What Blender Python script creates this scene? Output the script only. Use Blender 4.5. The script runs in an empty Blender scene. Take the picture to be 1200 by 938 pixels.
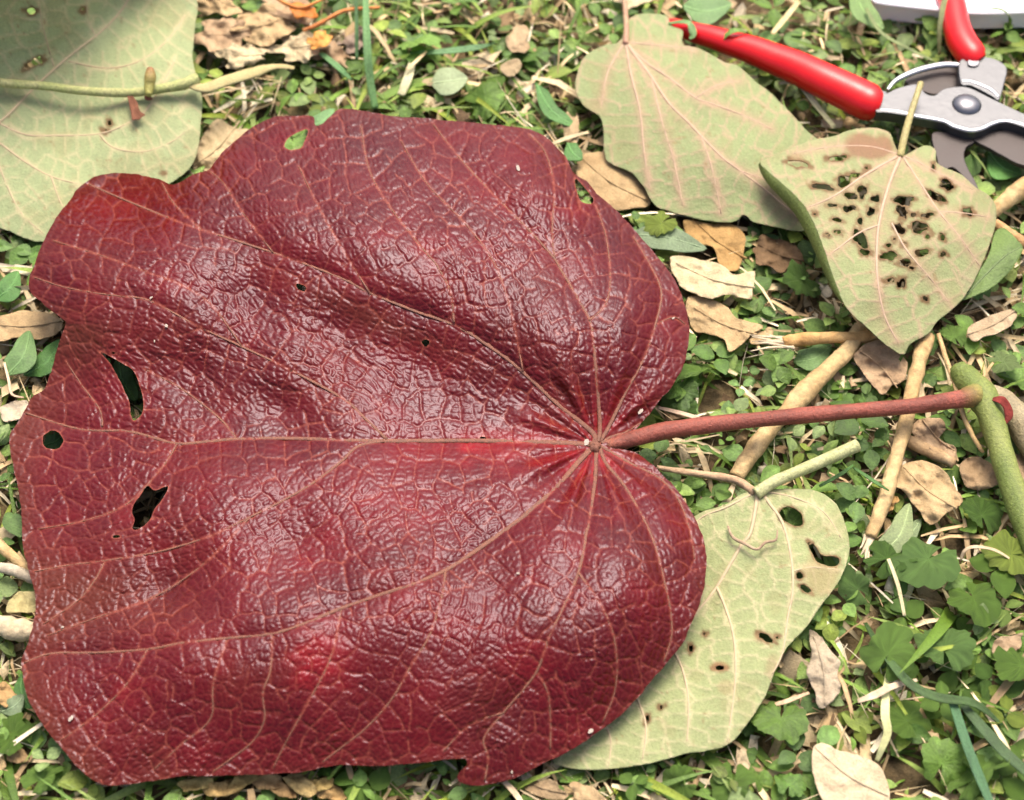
import bpy, math, random
import numpy as np
from mathutils import Vector, Matrix

# ------------------------------------------------------------------ camera
W, H = 1200.0, 938.0                    # the photograph's pixel frame
HFOV = math.radians(30.0)
ELEV = math.radians(55.0)
DIST = 0.97
F = (W / 2) / math.tan(HFOV / 2)
CAM = np.array([0.0, -DIST * math.cos(ELEV), DIST * math.sin(ELEV)])
FWD = -CAM / DIST
RIGHT = np.array([1.0, 0, 0])
UP = np.cross(RIGHT, FWD)
S = bpy.context.scene
COL = S.collection
cd = bpy.data.cameras.new('camera')
cam = bpy.data.objects.new('camera', cd); COL.objects.link(cam)
cam.location = CAM
cam.rotation_euler = (math.pi / 2 - ELEV, 0, 0)
cd.sensor_fit = 'HORIZONTAL'; cd.angle = HFOV
cd.clip_start = 0.01; cd.clip_end = 200
cd.dof.use_dof = True; cd.dof.focus_distance = 0.925; cd.dof.aperture_fstop = 8.0
S.camera = cam
# ------------------------------------------------------------------ sky, sun, exposure
SUN_EL, SUN_AZ = math.radians(66), math.radians(16)      # azimuth from +Y towards +X
w = bpy.data.worlds.new('World'); S.world = w; w.use_nodes = True
nt = w.node_tree; nt.nodes.clear()
sky = nt.nodes.new('ShaderNodeTexSky'); sky.sky_type = 'NISHITA'; sky.sun_disc = False
sky.sun_elevation = SUN_EL; sky.sun_rotation = SUN_AZ
sky.air_density = 0.7; sky.dust_density = 7.0; sky.ozone_density = 0.3
bg = nt.nodes.new('ShaderNodeBackground'); bg.inputs['Strength'].default_value = 0.14
wo = nt.nodes.new('ShaderNodeOutputWorld')
nt.links.new(sky.outputs[0], bg.inputs[0]); nt.links.new(bg.outputs[0], wo.inputs[0])
sl = bpy.data.lights.new('sun', 'SUN'); sl.energy = 1.5; sl.angle = math.radians(30); sl.color = (1.0, 0.93, 0.82)
so = bpy.data.objects.new('sun', sl); COL.objects.link(so)
sd = Vector((math.sin(SUN_AZ) * math.cos(SUN_EL), math.cos(SUN_AZ) * math.cos(SUN_EL), math.sin(SUN_EL)))
so.rotation_euler = sd.to_track_quat('Z', 'Y').to_euler()
so.location = sd * 3
S.view_settings.view_transform = 'Standard'; S.view_settings.look = 'None'
S.view_settings.exposure = 1.03; S.view_settings.gamma = 1.0
S.view_settings.use_curve_mapping = False

rng = np.random.default_rng(11)
R = random.Random(5)
MM = 0.001
PXM = DIST * 2 * math.tan(HFOV / 2) / W      # metres per pixel at the picture's middle

# ------------------------------------------------------------------ pixel <-> place
def P(px, py, z):
    px = np.asarray(px, float); py = np.asarray(py, float); z = np.asarray(z, float)
    d = (FWD[None] * F + RIGHT[None] * (px.ravel()[:, None] - W / 2) + UP[None] * (H / 2 - py.ravel()[:, None]))
    t = (np.broadcast_to(z, px.shape).ravel() - CAM[2]) / d[:, 2]
    return CAM[None] + d * t[:, None]
def p1(px, py, z): return P([px], [py], z)[0]
def proj(pts):
    v = np.asarray(pts) - CAM
    f = v @ FWD
    return W / 2 + F * (v @ RIGHT) / f, H / 2 - F * (v @ UP) / f

# ------------------------------------------------------------------ numpy noise
_tab = np.random.default_rng(3).random((256, 256)); 
def vnoise(x, y, seed=0):
    x = np.asarray(x, float) + seed * 17.31; y = np.asarray(y, float) + seed * 9.77
    xi = np.floor(x).astype(int); yi = np.floor(y).astype(int)
    fx = x - xi; fy = y - yi
    fx = fx * fx * (3 - 2 * fx); fy = fy * fy * (3 - 2 * fy)
    g = lambda a, b: _tab[a & 255, b & 255]
    return ((g(xi, yi) * (1 - fx) + g(xi + 1, yi) * fx) * (1 - fy) + (g(xi, yi + 1) * (1 - fx) + g(xi + 1, yi + 1) * fx) * fy) * 2 - 1
def fbm(x, y, seed=0, n=4):
    s = 0; a = 1.0; t = 0
    for i in range(n):
        s = s + a * vnoise(x * 2 ** i, y * 2 ** i, seed + i * 5); t += a; a *= .5
    return s / t
def vor(x, y, seed=0, jit=.85):
    """nearest border distance and a cell hash, in lattice units"""
    x = x + seed * 31.7; y = y + seed * 13.1
    xi = np.floor(x).astype(int); yi = np.floor(y).astype(int)
    b1 = np.full(x.shape, 9.); b2 = np.full(x.shape, 9.)
    x1 = np.zeros(x.shape); y1 = x1.copy(); x2 = x1.copy(); y2 = x1.copy(); h = x1.copy()
    for dx in (-1, 0, 1):
        for dy in (-1, 0, 1):
            cx, cy = xi + dx, yi + dy
            sx = cx + .5 + jit * (_tab[cx & 255, cy & 255] - .5)
            sy = cy + .5 + jit * (_tab[(cx + 91) & 255, (cy + 37) & 255] - .5)
            d = (sx - x) ** 2 + (sy - y) ** 2
            m1 = d < b1; m2 = (~m1) & (d < b2)
            b2 = np.where(m1, b1, np.where(m2, d, b2)); x2 = np.where(m1, x1, np.where(m2, sx, x2)); y2 = np.where(m1, y1, np.where(m2, sy, y2))
            b1 = np.where(m1, d, b1); x1 = np.where(m1, sx, x1); y1 = np.where(m1, sy, y1)
            h = np.where(m1, _tab[(cx + 13) & 255, (cy + 151) & 255], h)
    e = (b2 - b1) / (2 * np.sqrt((x1 - x2) ** 2 + (y1 - y2) ** 2) + 1e-6)
    return e, h
def tps(ctrl):
    c = np.array(ctrl, float); X = c[:, :2] / 100; n = len(c)
    r = np.sqrt(((X[:, None] - X[None]) ** 2).sum(-1)) + 1e-9
    A = np.zeros((n + 3, n + 3)); A[:n, :n] = r * r * np.log(r) + np.eye(n) * .03
    A[:n, n] = 1; A[:n, n + 1:] = X; A[n, :n] = 1; A[n + 1:, :n] = X.T
    sol = np.linalg.solve(A, np.r_[c[:, 2], 0, 0, 0])
    def f(px, py):
        px = np.asarray(px, float) / 100; py = np.asarray(py, float) / 100
        o = sol[n] + sol[n + 1] * px + sol[n + 2] * py
        for i in range(n):
            q = (px - X[i, 0]) ** 2 + (py - X[i, 1]) ** 2 + 1e-12
            o = o + sol[i] * .5 * q * np.log(q)
        return o * MM
    return f

# ------------------------------------------------------------------ polygons
def smooth(pts, n=4, closed=True):
    """Catmull-Rom through the points"""
    p = np.array(pts, float); m = len(p); out = []
    for i in range(m if closed else m - 1):
        if closed: a, b, c, d = p[(i - 1) % m], p[i], p[(i + 1) % m], p[(i + 2) % m]
        else: a, b, c, d = p[max(i - 1, 0)], p[i], p[i + 1], p[min(i + 2, m - 1)]
        for k in range(n):
            t = k / n
            out.append(.5 * ((2 * b) + (c - a) * t + (2 * a - 5 * b + 4 * c - d) * t * t + (-a + 3 * b - 3 * c + d) * t ** 3))
    if not closed: out.append(p[-1])
    return np.array(out)
def jag(loop, amp, freq, seed):
    p = np.array(loop); nx = np.roll(p, -1, 0) - np.roll(p, 1, 0)
    nrm = np.stack([nx[:, 1], -nx[:, 0]], 1) / (np.linalg.norm(nx, axis=1)[:, None] + 1e-9)
    s = np.cumsum(np.linalg.norm(p - np.roll(p, 1, 0), axis=1)) / freq
    return p + nrm * (amp * fbm(s, s * .37, seed, 3))[:, None]
def blob(cx, cy, rx, ry=None, rot=0, seed=0, rough=.35, n=14):
    ry = ry or rx; r2 = np.random.default_rng(seed + 100)
    a = np.linspace(0, 2 * np.pi, n, endpoint=False); k = 1 + rough * (r2.random(n) * 2 - 1)
    x, y = rx * k * np.cos(a), ry * k * np.sin(a); c, s = math.cos(rot), math.sin(rot)
    return np.stack([cx + x * c - y * s, cy + x * s + y * c], 1)
def inside(loops, x, y):
    sh = x.shape; x = x.ravel(); y = y.ravel(); ins = np.zeros(x.shape, bool)
    for L in loops:
        L = np.asarray(L); m = (x >= L[:, 0].min()) & (x <= L[:, 0].max()) & (y >= L[:, 1].min()) & (y <= L[:, 1].max())
        if not m.any(): continue
        xs, ys = x[m], y[m]; q = np.zeros(xs.shape, bool)
        for (x0, y0), (x1, y1) in zip(L, np.roll(L, -1, 0)):
            if y0 == y1: continue
            c = ((y0 > ys) != (y1 > ys)) & (xs < (x1 - x0) * (ys - y0) / (y1 - y0) + x0); q ^= c
        ins[m] ^= q
    return ins.reshape(sh)
def segdist(lines, x, y, reach=1e9, second=False):
    """distance to the nearest polyline, arc position along it, its number, signed side"""
    D = np.full(x.shape, 1e9); Sg = np.zeros(x.shape); I = np.zeros(x.shape, int); Sd = np.zeros(x.shape)
    D2 = np.full(x.shape, 1e9); Dp = np.full(x.shape, 1e9)
    for k, L in enumerate(lines):
        s0 = 0.; E = np.full(x.shape, 1e9) if second else None; Dold = D.copy() if second else None
        for si, (a, b) in enumerate(zip(L[:-1], L[1:])):
            ab = b - a; l = np.hypot(*ab)
            if l < 1e-6: continue
            if reach < 1e8:
                m = (x > min(a[0], b[0]) - reach) & (x < max(a[0], b[0]) + reach) & (y > min(a[1], b[1]) - reach) & (y < max(a[1], b[1]) + reach)
                if not m.any(): s0 += l; continue
                xx, yy = x[m], y[m]
            else: m = slice(None); xx, yy = x, y
            tu = ((xx - a[0]) * ab[0] + (yy - a[1]) * ab[1]) / l ** 2; t = np.clip(tu, 0, 1)
            ex, ey = xx - a[0] - t * ab[0], yy - a[1] - t * ab[1]
            d = np.hypot(ex, ey); better = d < D[m]
            cr = np.sign(ab[0] * ey - ab[1] * ex)
            past = (tu > 1) & (si == len(L) - 2)          # beyond a vein's tip its line runs on
            ta = np.where(past, tu, t); dp = np.where(past, np.abs(ab[0] * (yy - a[1]) - ab[1] * (xx - a[0])) / l, d)
            Dp[m] = np.where(better, dp, Dp[m])
            if second: E[m] = np.minimum(E[m], d)
            D[m] = np.where(better, d, D[m]); Sg[m] = np.where(better, s0 + ta * l, Sg[m]); I[m] = np.where(better, k, I[m]); Sd[m] = np.where(better, cr, Sd[m])
            s0 += l
        if second: D2 = np.minimum(D2, np.maximum(E, Dold))
    return (D, Sg, I, Sd, D2, Dp) if second else (D, Sg, I, Sd)

# ------------------------------------------------------------------ objects
def mesh_np(name, v, f, col=None, smooth_=True):
    """v (n,3), f (m,3|4) -> mesh, optional per-vertex colour attribute Col"""
    me = bpy.data.meshes.new(name); v = np.asarray(v, np.float32); f = np.asarray(f, np.int32)
    k = f.shape[1]
    me.vertices.add(len(v)); me.vertices.foreach_set('co', v.ravel())
    me.loops.add(f.size); me.loops.foreach_set('vertex_index', f.ravel())
    me.polygons.add(len(f)); me.polygons.foreach_set('loop_start', np.arange(0, f.size, k, dtype=np.int32))
    me.polygons.foreach_set('use_smooth', np.full(len(f), smooth_))
    if col is not None:
        a = me.color_attributes.new('Col', 'FLOAT_COLOR', 'POINT'); c = np.ones((len(v), 4), np.float32); c[:, :col.shape[1]] = col
        a.data.foreach_set('color', c.ravel())
    me.update(calc_edges=True); me.validate()
    return me
def obj(name, me, mat, parent=None):
    o = bpy.data.objects.new(name, me); COL.objects.link(o)
    if mat and not me.materials: me.materials.append(mat)
    if parent:
        o.parent = parent
        o.matrix_parent_inverse = Matrix.Translation(-Vector(parent_origin(parent)))
    return o
def parent_origin(o): return o.location if o.parent is None else (0, 0, 0)
def tag(o, label, cat, group=None, kind=None):
    if label: o['label'] = label
    if cat: o['category'] = cat
    if group: o['group'] = group
    if kind: o['kind'] = kind
    return o
def thing(name, label, cat, loc, group=None):
    o = bpy.data.objects.new(name, None); COL.objects.link(o); o.location = loc; o.empty_display_size = .01
    return tag(o, label, cat, group)

CLEAR = np.full((int(H) + 400, int(W) + 400), 1.0)       # how high the ground cover may stand at each pixel
_gy, _gx = np.mgrid[-200:int(H) + 200, -200:int(W) + 200]
def reg_poly(loop, z):
    L = np.asarray(loop); x0, y0 = np.floor(L.min(0)).astype(int) - 2; x1, y1 = np.ceil(L.max(0)).astype(int) + 2
    x0, y0, x1, y1 = max(x0 + 200, 0), max(y0 + 200, 0), min(x1 + 200, CLEAR.shape[1]), min(y1 + 200, CLEAR.shape[0])
    if x1 <= x0 or y1 <= y0: return
    sx, sy = _gx[y0:y1, x0:x1].astype(float), _gy[y0:y1, x0:x1].astype(float)
    m = inside([L], sx + .01, sy + .01)
    zz = z(sx, sy) if callable(z) else np.full(sx.shape, z)
    sub = CLEAR[y0:y1, x0:x1]; sub[m] = np.minimum(sub[m], zz[m])
def reg_line(pts, rad, z):
    pts = np.asarray(pts, float)
    for a, b in zip(pts[:-1], pts[1:]):
        d = b - a; l = np.hypot(*d)
        if l < 1e-6: continue
        n = np.array([-d[1], d[0]]) / l * rad; e = d / l * rad * .3
        reg_poly([a + n - e, b + n + e, b - n + e, a - n - e], z)

def sheet(name, loops, zfun, step, mat, parent=None, colfun=None, thick=0.0, reg=True, shift=None):
    """a thin sheet bounded by pixel loops (first the outline, then holes), lying at height zfun(px,py)"""
    o = np.asarray(loops[0]); x0, y0 = o.min(0) - step; x1, y1 = o.max(0) + step
    nx, ny = int((x1 - x0) / step) + 2, int((y1 - y0) / step) + 2
    gx, gy = np.meshgrid(x0 + np.arange(nx) * step, y0 + np.arange(ny) * step)
    ins = inside(loops, gx, gy)
    cell = ins[:-1, :-1] | ins[1:, :-1] | ins[:-1, 1:] | ins[1:, 1:]
    used = np.zeros_like(ins); used[:-1, :-1] |= cell; used[1:, :-1] |= cell; used[:-1, 1:] |= cell; used[1:, 1:] |= cell
    out = used & ~ins
    ox, oy = gx[out], gy[out]; bd = np.full(ox.shape, 1e9); bx, by = ox.copy(), oy.copy()
    for L in loops:
        L = np.asarray(L)
        for a, b in zip(L, np.roll(L, -1, 0)):
            ab = b - a; l2 = ab @ ab
            if l2 < 1e-9: continue
            t = np.clip(((ox - a[0]) * ab[0] + (oy - a[1]) * ab[1]) / l2, 0, 1)
            qx, qy = a[0] + t * ab[0], a[1] + t * ab[1]; d = (qx - ox) ** 2 + (qy - oy) ** 2; m = d < bd
            bd = np.where(m, d, bd); bx = np.where(m, qx, bx); by = np.where(m, qy, by)
    gx[out], gy[out] = bx, by
    idx = -np.ones(ins.shape, int); idx[used] = np.arange(used.sum())
    ci, cj = np.nonzero(cell)
    f = np.stack([idx[ci, cj], idx[ci + 1, cj], idx[ci + 1, cj + 1], idx[ci, cj + 1]], 1)
    x, y = gx[used], gy[used]; r = zfun(x, y)
    z, extra = r if isinstance(r, tuple) else (r, None)
    v = P(x, y, z)
    col = colfun(x, y, extra) if colfun else None
    me = mesh_np(name, v, f, col)
    ob = obj(name, me, mat, parent)
    if thick:
        m = ob.modifiers.new('thickness', 'SOLIDIFY'); m.thickness = thick; m.offset = -1
    if reg: reg_poly(o, lambda a, b: (zfun(a.ravel(), b.ravel())[0] if isinstance(r, tuple) else zfun(a.ravel(), b.ravel())).reshape(a.shape) - .003)
    return ob
def tube_np(c, rad, sides=8, flat=1.0, seed=0, rough=0.0):
    """closed tube round world points c (n,3), radii rad (n)"""
    c = np.asarray(c, float); rad = np.broadcast_to(np.asarray(rad, float), (len(c),)); n = len(c)
    t = np.gradient(c, axis=0); t /= np.linalg.norm(t, axis=1)[:, None] + 1e-12
    up = np.tile([0, 0, 1.0], (n, 1)); m = np.abs(t[:, 2]) > .93; up[m] = [0, 1, 0]
    a = np.cross(t, up); a /= np.linalg.norm(a, axis=1)[:, None]; b = np.cross(a, t)
    th = np.linspace(0, 2 * np.pi, sides, endpoint=False)
    rr = rad[:, None] * np.ones((1, sides))
    if rough: rr = rr * (1 + rough * vnoise(np.arange(n)[:, None] * .55 + np.zeros((1, sides)), np.cos(th)[None] * 1.3 + np.sin(th)[None] * 2.1 + 0 * rr, seed))
    v = c[:, None] + a[:, None] * (np.cos(th)[None, :, None] * rr[:, :, None]) + b[:, None] * (np.sin(th)[None, :, None] * rr[:, :, None] * flat)
    v = v.reshape(-1, 3); i = np.arange(n - 1)[:, None] * sides; j = np.arange(sides)[None]; j2 = (j + 1) % sides
    f = np.stack([i + j, i + j2, i + sides + j2, i + sides + j], -1).reshape(-1, 4)
    v = np.vstack([v, c[:1], c[-1:]]); e0, e1 = n * sides, n * sides + 1; jj = np.arange(sides); k = (n - 1) * sides
    caps = np.vstack([np.stack([jj * 0 + e0, (jj + 1) % sides, jj, jj * 0 + e0], 1), np.stack([jj * 0 + e1, k + jj, k + (jj + 1) % sides, jj * 0 + e1], 1)])
    return v, f, caps
def tube(name, pts, zs, rpx, mat, parent=None, sides=10, n=6, flat=1.0, rough=0.0, seed=0, colfun=None, reg=True, world=None):
    """tapered tube along pixel points at heights zs (mm), radii in pixels"""
    if world is None:
        pz = np.column_stack([np.array(pts, float), np.broadcast_to(np.asarray(zs, float), (len(pts),)), np.broadcast_to(np.asarray(rpx, float), (len(pts),))])
        s = smooth(pz, n, False); c = P(s[:, 0], s[:, 1], s[:, 2] * MM); rad = s[:, 3] * PXM
    else: c, rad = world
    v, f, caps = tube_np(c, rad, sides, flat, seed, rough)
    tri = caps[:, :3]
    me = bpy.data.meshes.new(name)
    me.from_pydata([tuple(q) for q in v], [], [tuple(q) for q in f] + [tuple(q) for q in tri])
    me.polygons.foreach_set('use_smooth', np.ones(len(me.polygons), bool))
    if colfun is not None:
        L = np.repeat(np.linspace(0, 1, len(c)), sides); L = np.r_[L, 0, 1]
        cc = np.ones((len(v), 4), np.float32); cc[:, :3] = colfun(L, v)
        me.color_attributes.new('Col', 'FLOAT_COLOR', 'POINT').data.foreach_set('color', cc.ravel())
    if reg and world is None: reg_line(s[:, :2], s[:, 3].max() + 1, float(np.min(s[:, 2])) * MM - .004)
    return obj(name, me, mat, parent)

# ------------------------------------------------------------------ materials
def new_mat(name):
    m = bpy.data.materials.new(name); m.use_nodes = True; t = m.node_tree
    return m, t, t.nodes['Principled BSDF'], t.nodes['Material Output']
def N(t, kind, **kw):
    n = t.nodes.new(kind)
    for k, v in kw.items():
        if k.startswith('i_'):
            key = k[2:].replace('_', ' ')
            n.inputs[int(key) if key.isdigit() else key].default_value = v
        else: setattr(n, k, v)
    return n
def noise_node(t, scale, detail=4, rough=.6, coord='Object'):
    tc = N(t, 'ShaderNodeTexCoord'); n = N(t, 'ShaderNodeTexNoise', i_Scale=scale, i_Detail=detail, i_Roughness=rough)
    t.links.new(tc.outputs[coord], n.inputs['Vector']); return n
def ramp(t, fac, stops):
    r = N(t, 'ShaderNodeValToRGB'); e = r.color_ramp.elements
    while len(e) < len(stops): e.new(.5)
    for q, (p, c) in zip(e, stops): q.position = p; q.color = (*c, 1) if len(c) == 3 else c
    t.links.new(fac, r.inputs[0]); return r
def mix(t, fac, a, b, mode='MIX'):
    m = N(t, 'ShaderNodeMix', data_type='RGBA', blend_type=mode)
    for k, s in ((0, fac), (6, a), (7, b)):
        if hasattr(s, 'links') or hasattr(s, 'is_linked'): t.links.new(s, m.inputs[k])
        else: m.inputs[k].default_value = s if k == 0 else (*s, 1)
    return m.outputs[2]
def maprange(t, v, a, b, c, d):
    m = N(t, 'ShaderNodeMapRange'); t.links.new(v, m.inputs[0])
    for i, q in enumerate((a, b, c, d)): m.inputs[i + 1].default_value = q
    return m.outputs[0]
def bump(t, bsdf, height, dist, strength=1.0):
    b = N(t, 'ShaderNodeBump', i_Strength=strength, i_Distance=dist)
    t.links.new(height, b.inputs['Height']); t.links.new(b.outputs[0], bsdf.inputs['Normal']); return b

def m_col(name, rough=.5, spec=.5, trans=0.0, nscale=300, namp=.25, bumpd=.0004, rvar=.12):
    """base colour from the mesh's own Col attribute with fine grain; optional light through the blade"""
    m, t, b, o = new_mat(name)
    a = N(t, 'ShaderNodeAttribute', attribute_name='Col')
    n = noise_node(t, nscale, 5, .65)
    g = ramp(t, n.outputs['Fac'], [(.25, (1 - namp,) * 3), (.75, (1 + namp,) * 3)])
    c = mix(t, 1.0, a.outputs['Color'], g.outputs[0], 'MULTIPLY')
    t.links.new(c, b.inputs['Base Color']); b.inputs['Specular IOR Level'].default_value = spec
    t.links.new(maprange(t, n.outputs['Fac'], .3, .7, rough - rvar, rough + rvar), b.inputs['Roughness'])
    bump(t, b, n.outputs['Fac'], bumpd)
    if trans:
        tr = N(t, 'ShaderNodeBsdfTranslucent'); t.links.new(c, tr.inputs[0])
        ms = N(t, 'ShaderNodeMixShader', i_0=trans); t.links.new(b.outputs[0], ms.inputs[1]); t.links.new(tr.outputs[0], ms.inputs[2])
        t.links.new(ms.outputs[0], o.inputs[0])
    return m
def m_red_leaf():
    m, t, b, o = new_mat('red_leaf_blade')
    a = N(t, 'ShaderNodeAttribute', attribute_name='Col'); s = N(t, 'ShaderNodeSeparateColor'); t.links.new(a.outputs['Color'], s.inputs[0])
    n1 = noise_node(t, 28, 4, .6); n2 = noise_node(t, 420, 3, .6)
    base = ramp(t, n1.outputs['Fac'], [(.3, (.057, .0018, .0027)), (.55, (.085, .0025, .0038)), (.75, (.116, .0036, .0055))]).outputs[0]
    base = mix(t, s.outputs[1], base, (.27, .007, .011))                  # brighter red blushes
    base = mix(t, s.outputs[2], base, (.085, .015, .006))                # brown weathered margin
    vn = N(t, 'ShaderNodeMath', operation='MULTIPLY'); t.links.new(s.outputs[0], vn.inputs[0])
    t.links.new(maprange(t, n2.outputs['Fac'], .35, .65, .35, 1.0), vn.inputs[1])
    base = mix(t, vn.outputs[0], base, (.27, .07, .042))                 # fine net veins
    t.links.new(base, b.inputs['Base Color'])
    n3 = noise_node(t, 60, 3, .6)
    t.links.new(maprange(t, n3.outputs['Fac'], .3, .7, .25, .36), b.inputs['Roughness'])
    b.inputs['Specular IOR Level'].default_value = .28; b.inputs['Specular Tint'].default_value = (.88, .88, 1.0, 1)  # cool sheen put into the highlight colour to offset the warm sun
    bump(t, b, n2.outputs['Fac'], .0002, .4)
    return m
def m_plain(name, col, rough=.5, metal=0.0, var=.12, scale=120, bumpd=.0002, spec=.5, coat=0.0, stretch=None):
    m, t, b, o = new_mat(name)
    n = noise_node(t, scale, 5, .65)
    if stretch:
        mp = N(t, 'ShaderNodeMapping'); mp.inputs['Scale'].default_value = stretch
        t.links.new(n.inputs['Vector'].links[0].from_socket, mp.inputs[0]); t.links.new(mp.outputs[0], n.inputs['Vector'])
    r = ramp(t, n.outputs['Fac'], [(.25, tuple(c * (1 - var) for c in col)), (.75, tuple(min(c * (1 + var), 1) for c in col))])
    t.links.new(r.outputs[0], b.inputs['Base Color']); b.inputs['Metallic'].default_value = metal
    t.links.new(maprange(t, n.outputs['Fac'], .3, .7, max(rough - .08, .03), rough + .08), b.inputs['Roughness'])
    b.inputs['Specular IOR Level'].default_value = spec; b.inputs['Coat Weight'].default_value = coat; b.inputs['Coat Roughness'].default_value = .12
    if bumpd: bump(t, b, n.outputs['Fac'], bumpd)
    return m
M = dict(
    red=m_red_leaf(),
    redvein=m_plain('red_leaf_vein', (.165, .062, .036), .7, var=.45, scale=500, bumpd=.0004),
    petiole=m_col('petiole', .5, .4, 0, 700, .4, .0008),
    under=m_col('leaf_underside', .7, .25, .18, 800, .16, .0006),
    undervein=m_plain('underside_vein', (.46, .36, .22), .7, var=.15, scale=300),
    underveinpink=m_plain('underside_vein_pink', (.44, .31, .21), .7, var=.18, scale=300),
    leaf=m_col('weed_leaf', .42, .45, .28, 800, .3, .0007),
    dry=m_col('dry_leaf', .85, .2, .1, 850, .22, .0008),
    straw=m_col('straw', .7, .3, .05, 500, .25, .0003),
    twig=m_col('twig_bark', .75, .3, 0, 260, .38, .0012),
    plastic=m_plain('red_grip_plastic', (.62, .003, .005), .36, var=.06, scale=90, bumpd=.0001, coat=.12),
    steel=m_plain('cast_alloy', (.12, .122, .128), .44, .85, var=.10, scale=260, bumpd=.00015),
    bevelm=m_plain('ground_edge_alloy', (.5, .5, .51), .33, .85, var=.05, scale=260, bumpd=.00005),
    bolt=m_plain('pivot_bolt_steel', (.17, .17, .185), .36, .9, var=.1, scale=200),
    blade=m_plain('stained_blade', (.05, .04, .037), .5, .4, var=.4, scale=90),
    white=m_plain('white_plastic', (.84, .81, .83), .4, var=.02, scale=30, bumpd=0),
    orange=m_col('orange_petal', .6, .4, .3, 300, .25, .0005),
    speck=m_plain('pale_speck', (.33, .28, .23), .7, var=.2, scale=900),
)
def m_ground():
    m, t, b, o = new_mat('soil')
    n = noise_node(t, 34, 8, .7); n2 = noise_node(t, 190, 6, .7)
    c = ramp(t, n.outputs['Fac'], [(.3, (.06, .045, .025)), (.5, (.14, .105, .06)), (.7, (.25, .195, .12))]).outputs[0]
    g = ramp(t, n2.outputs['Fac'], [(.3, (.5, .5, .5)), (.7, (1.5, 1.4, 1.2))]).outputs[0]
    c = mix(t, 1.0, c, g, 'MULTIPLY')
    n4 = noise_node(t, 9, 6, .6)
    # farther out, where no single plant is built, the lawn's own green mottles the soil
    geo = N(t, 'ShaderNodeNewGeometry'); ln = N(t, 'ShaderNodeVectorMath', operation='LENGTH'); t.links.new(geo.outputs['Position'], ln.inputs[0])
    far = maprange(t, ln.outputs['Value'], .75, 1.3, 0, .85)
    gm = N(t, 'ShaderNodeMath', operation='MULTIPLY'); t.links.new(far, gm.inputs[0])
    t.links.new(maprange(t, n2.outputs['Fac'], .35, .55, 0, 1), gm.inputs[1])
    gr = ramp(t, n4.outputs['Fac'], [(.3, (.05, .10, .025)), (.7, (.10, .17, .05))]).outputs[0]
    c = mix(t, gm.outputs[0], c, gr)
    t.links.new(c, b.inputs['Base Color']); b.inputs['Roughness'].default_value = .95; b.inputs['Specular IOR Level'].default_value = .15
    bump(t, b, n2.outputs['Fac'], .004)
    return m
M['soil'] = m_ground()

# ================================================================== GROUND
def soil_z(x, y):
    near = np.exp(-(np.hypot(x, y) / 1.2) ** 4)
    return (fbm(x * 14, y * 14, 2, 4) * .004 + fbm(x * 90, y * 90, 6, 3) * .0018 - .001) * near
q = np.linspace(-1, 1, 221); ax = .55 * q + 24.0 * q ** 9
gx, gy = np.meshgrid(ax, ax); gy = gy + .05
v = np.column_stack([gx.ravel(), gy.ravel(), soil_z(gx.ravel(), gy.ravel())]); n = len(ax)
i, j = np.meshgrid(np.arange(n - 1), np.arange(n - 1), indexing='ij'); i = i.ravel(); j = j.ravel()
g = obj('ground', mesh_np('ground', v, np.stack([i * n + j, i * n + j + 1, (i + 1) * n + j + 1, (i + 1) * n + j], 1)), M['soil'])
g['kind'] = 'structure'

# ================================================================== THE RED LEAF
OUT = [(400,128),(387,137),(379,144),(370,147),(366,137),(343,136),(320,138),(297,148),(273,167),(257,183),(245,198),(227,205),(203,217),(187,210),(167,206),(147,203),(127,203),(110,208),(93,220),(83,233),(65,257),(52,280),(40,312),(33,330),(37,343),(50,356),(73,374),(76,380),(68,406),(60,436),(52,455),(37,466),(28,483),(20,496),(12,510),(12,526),(17,553),(22,580),(25,603),(28,645),(33,665),(38,685),(42,708),(38,735),(32,755),(25,775),(27,795),(33,818),(43,838),(60,862),(77,882),(90,898),(107,913),(130,921),(150,919),(180,915),(213,910),(253,909),(300,908),(350,905),(377,900),(400,897),(450,898),(500,893),(530,890),(545,889),(546,897),(536,910),(540,917),(557,921),(580,918),(603,912),(627,900),(647,890),(673,877),(700,858),(723,842),(747,818),(760,802),(777,782),(800,753),(810,732),(822,702),(827,675),(827,648),(822,625),(815,608),(799,582),(782,562),(762,543),(742,530),(718,525),(710,521),(722,518),(738,510),(754,493),(774,468),(788,452),(800,430),(806,410),(808,385),(802,357),(795,336),(780,313),(767,297),(747,273),(723,248),(703,230),(687,213),(672,202),(663,185),(647,167),(627,154),(587,147),(543,143),(500,139),(457,136),(427,130)]
out = jag(smooth(OUT, 6), 1.3, 9, 4)
HOLES = [[(673,208),(683,218),(695,233),(693,239),(682,237),(677,227)], [(334,173),(337,163),(350,155),(361,152),(357,165),(353,173),(343,176)],
    [(115,411),(133,420),(147,428),(157,436),(163,450),(168,470),(167,483),(158,493),(153,486),(152,473),(145,456),(137,440),(127,423)],
    [(173,569),(182,575),(197,570),(192,583),(182,596),(175,610),(163,620),(155,620),(158,610),(155,596),(165,580)]]
holes = [jag(smooth(h, 4), .8, 6, 7 + k) for k, h in enumerate(HOLES)]
holes += [blob(62, 516, 12, 11, 0, 1, .08), blob(353, 337, 6.5, 3.6, .5, 2, .2), blob(499, 402, 4.6, 4, 0, 3, .25), blob(136, 629, 4.5, 2, 0, 4, .2),
          blob(566, 514, 5, 2.6, .2, 6, .3), blob(133, 414, 3, 1.5, 0, 8)]
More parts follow.
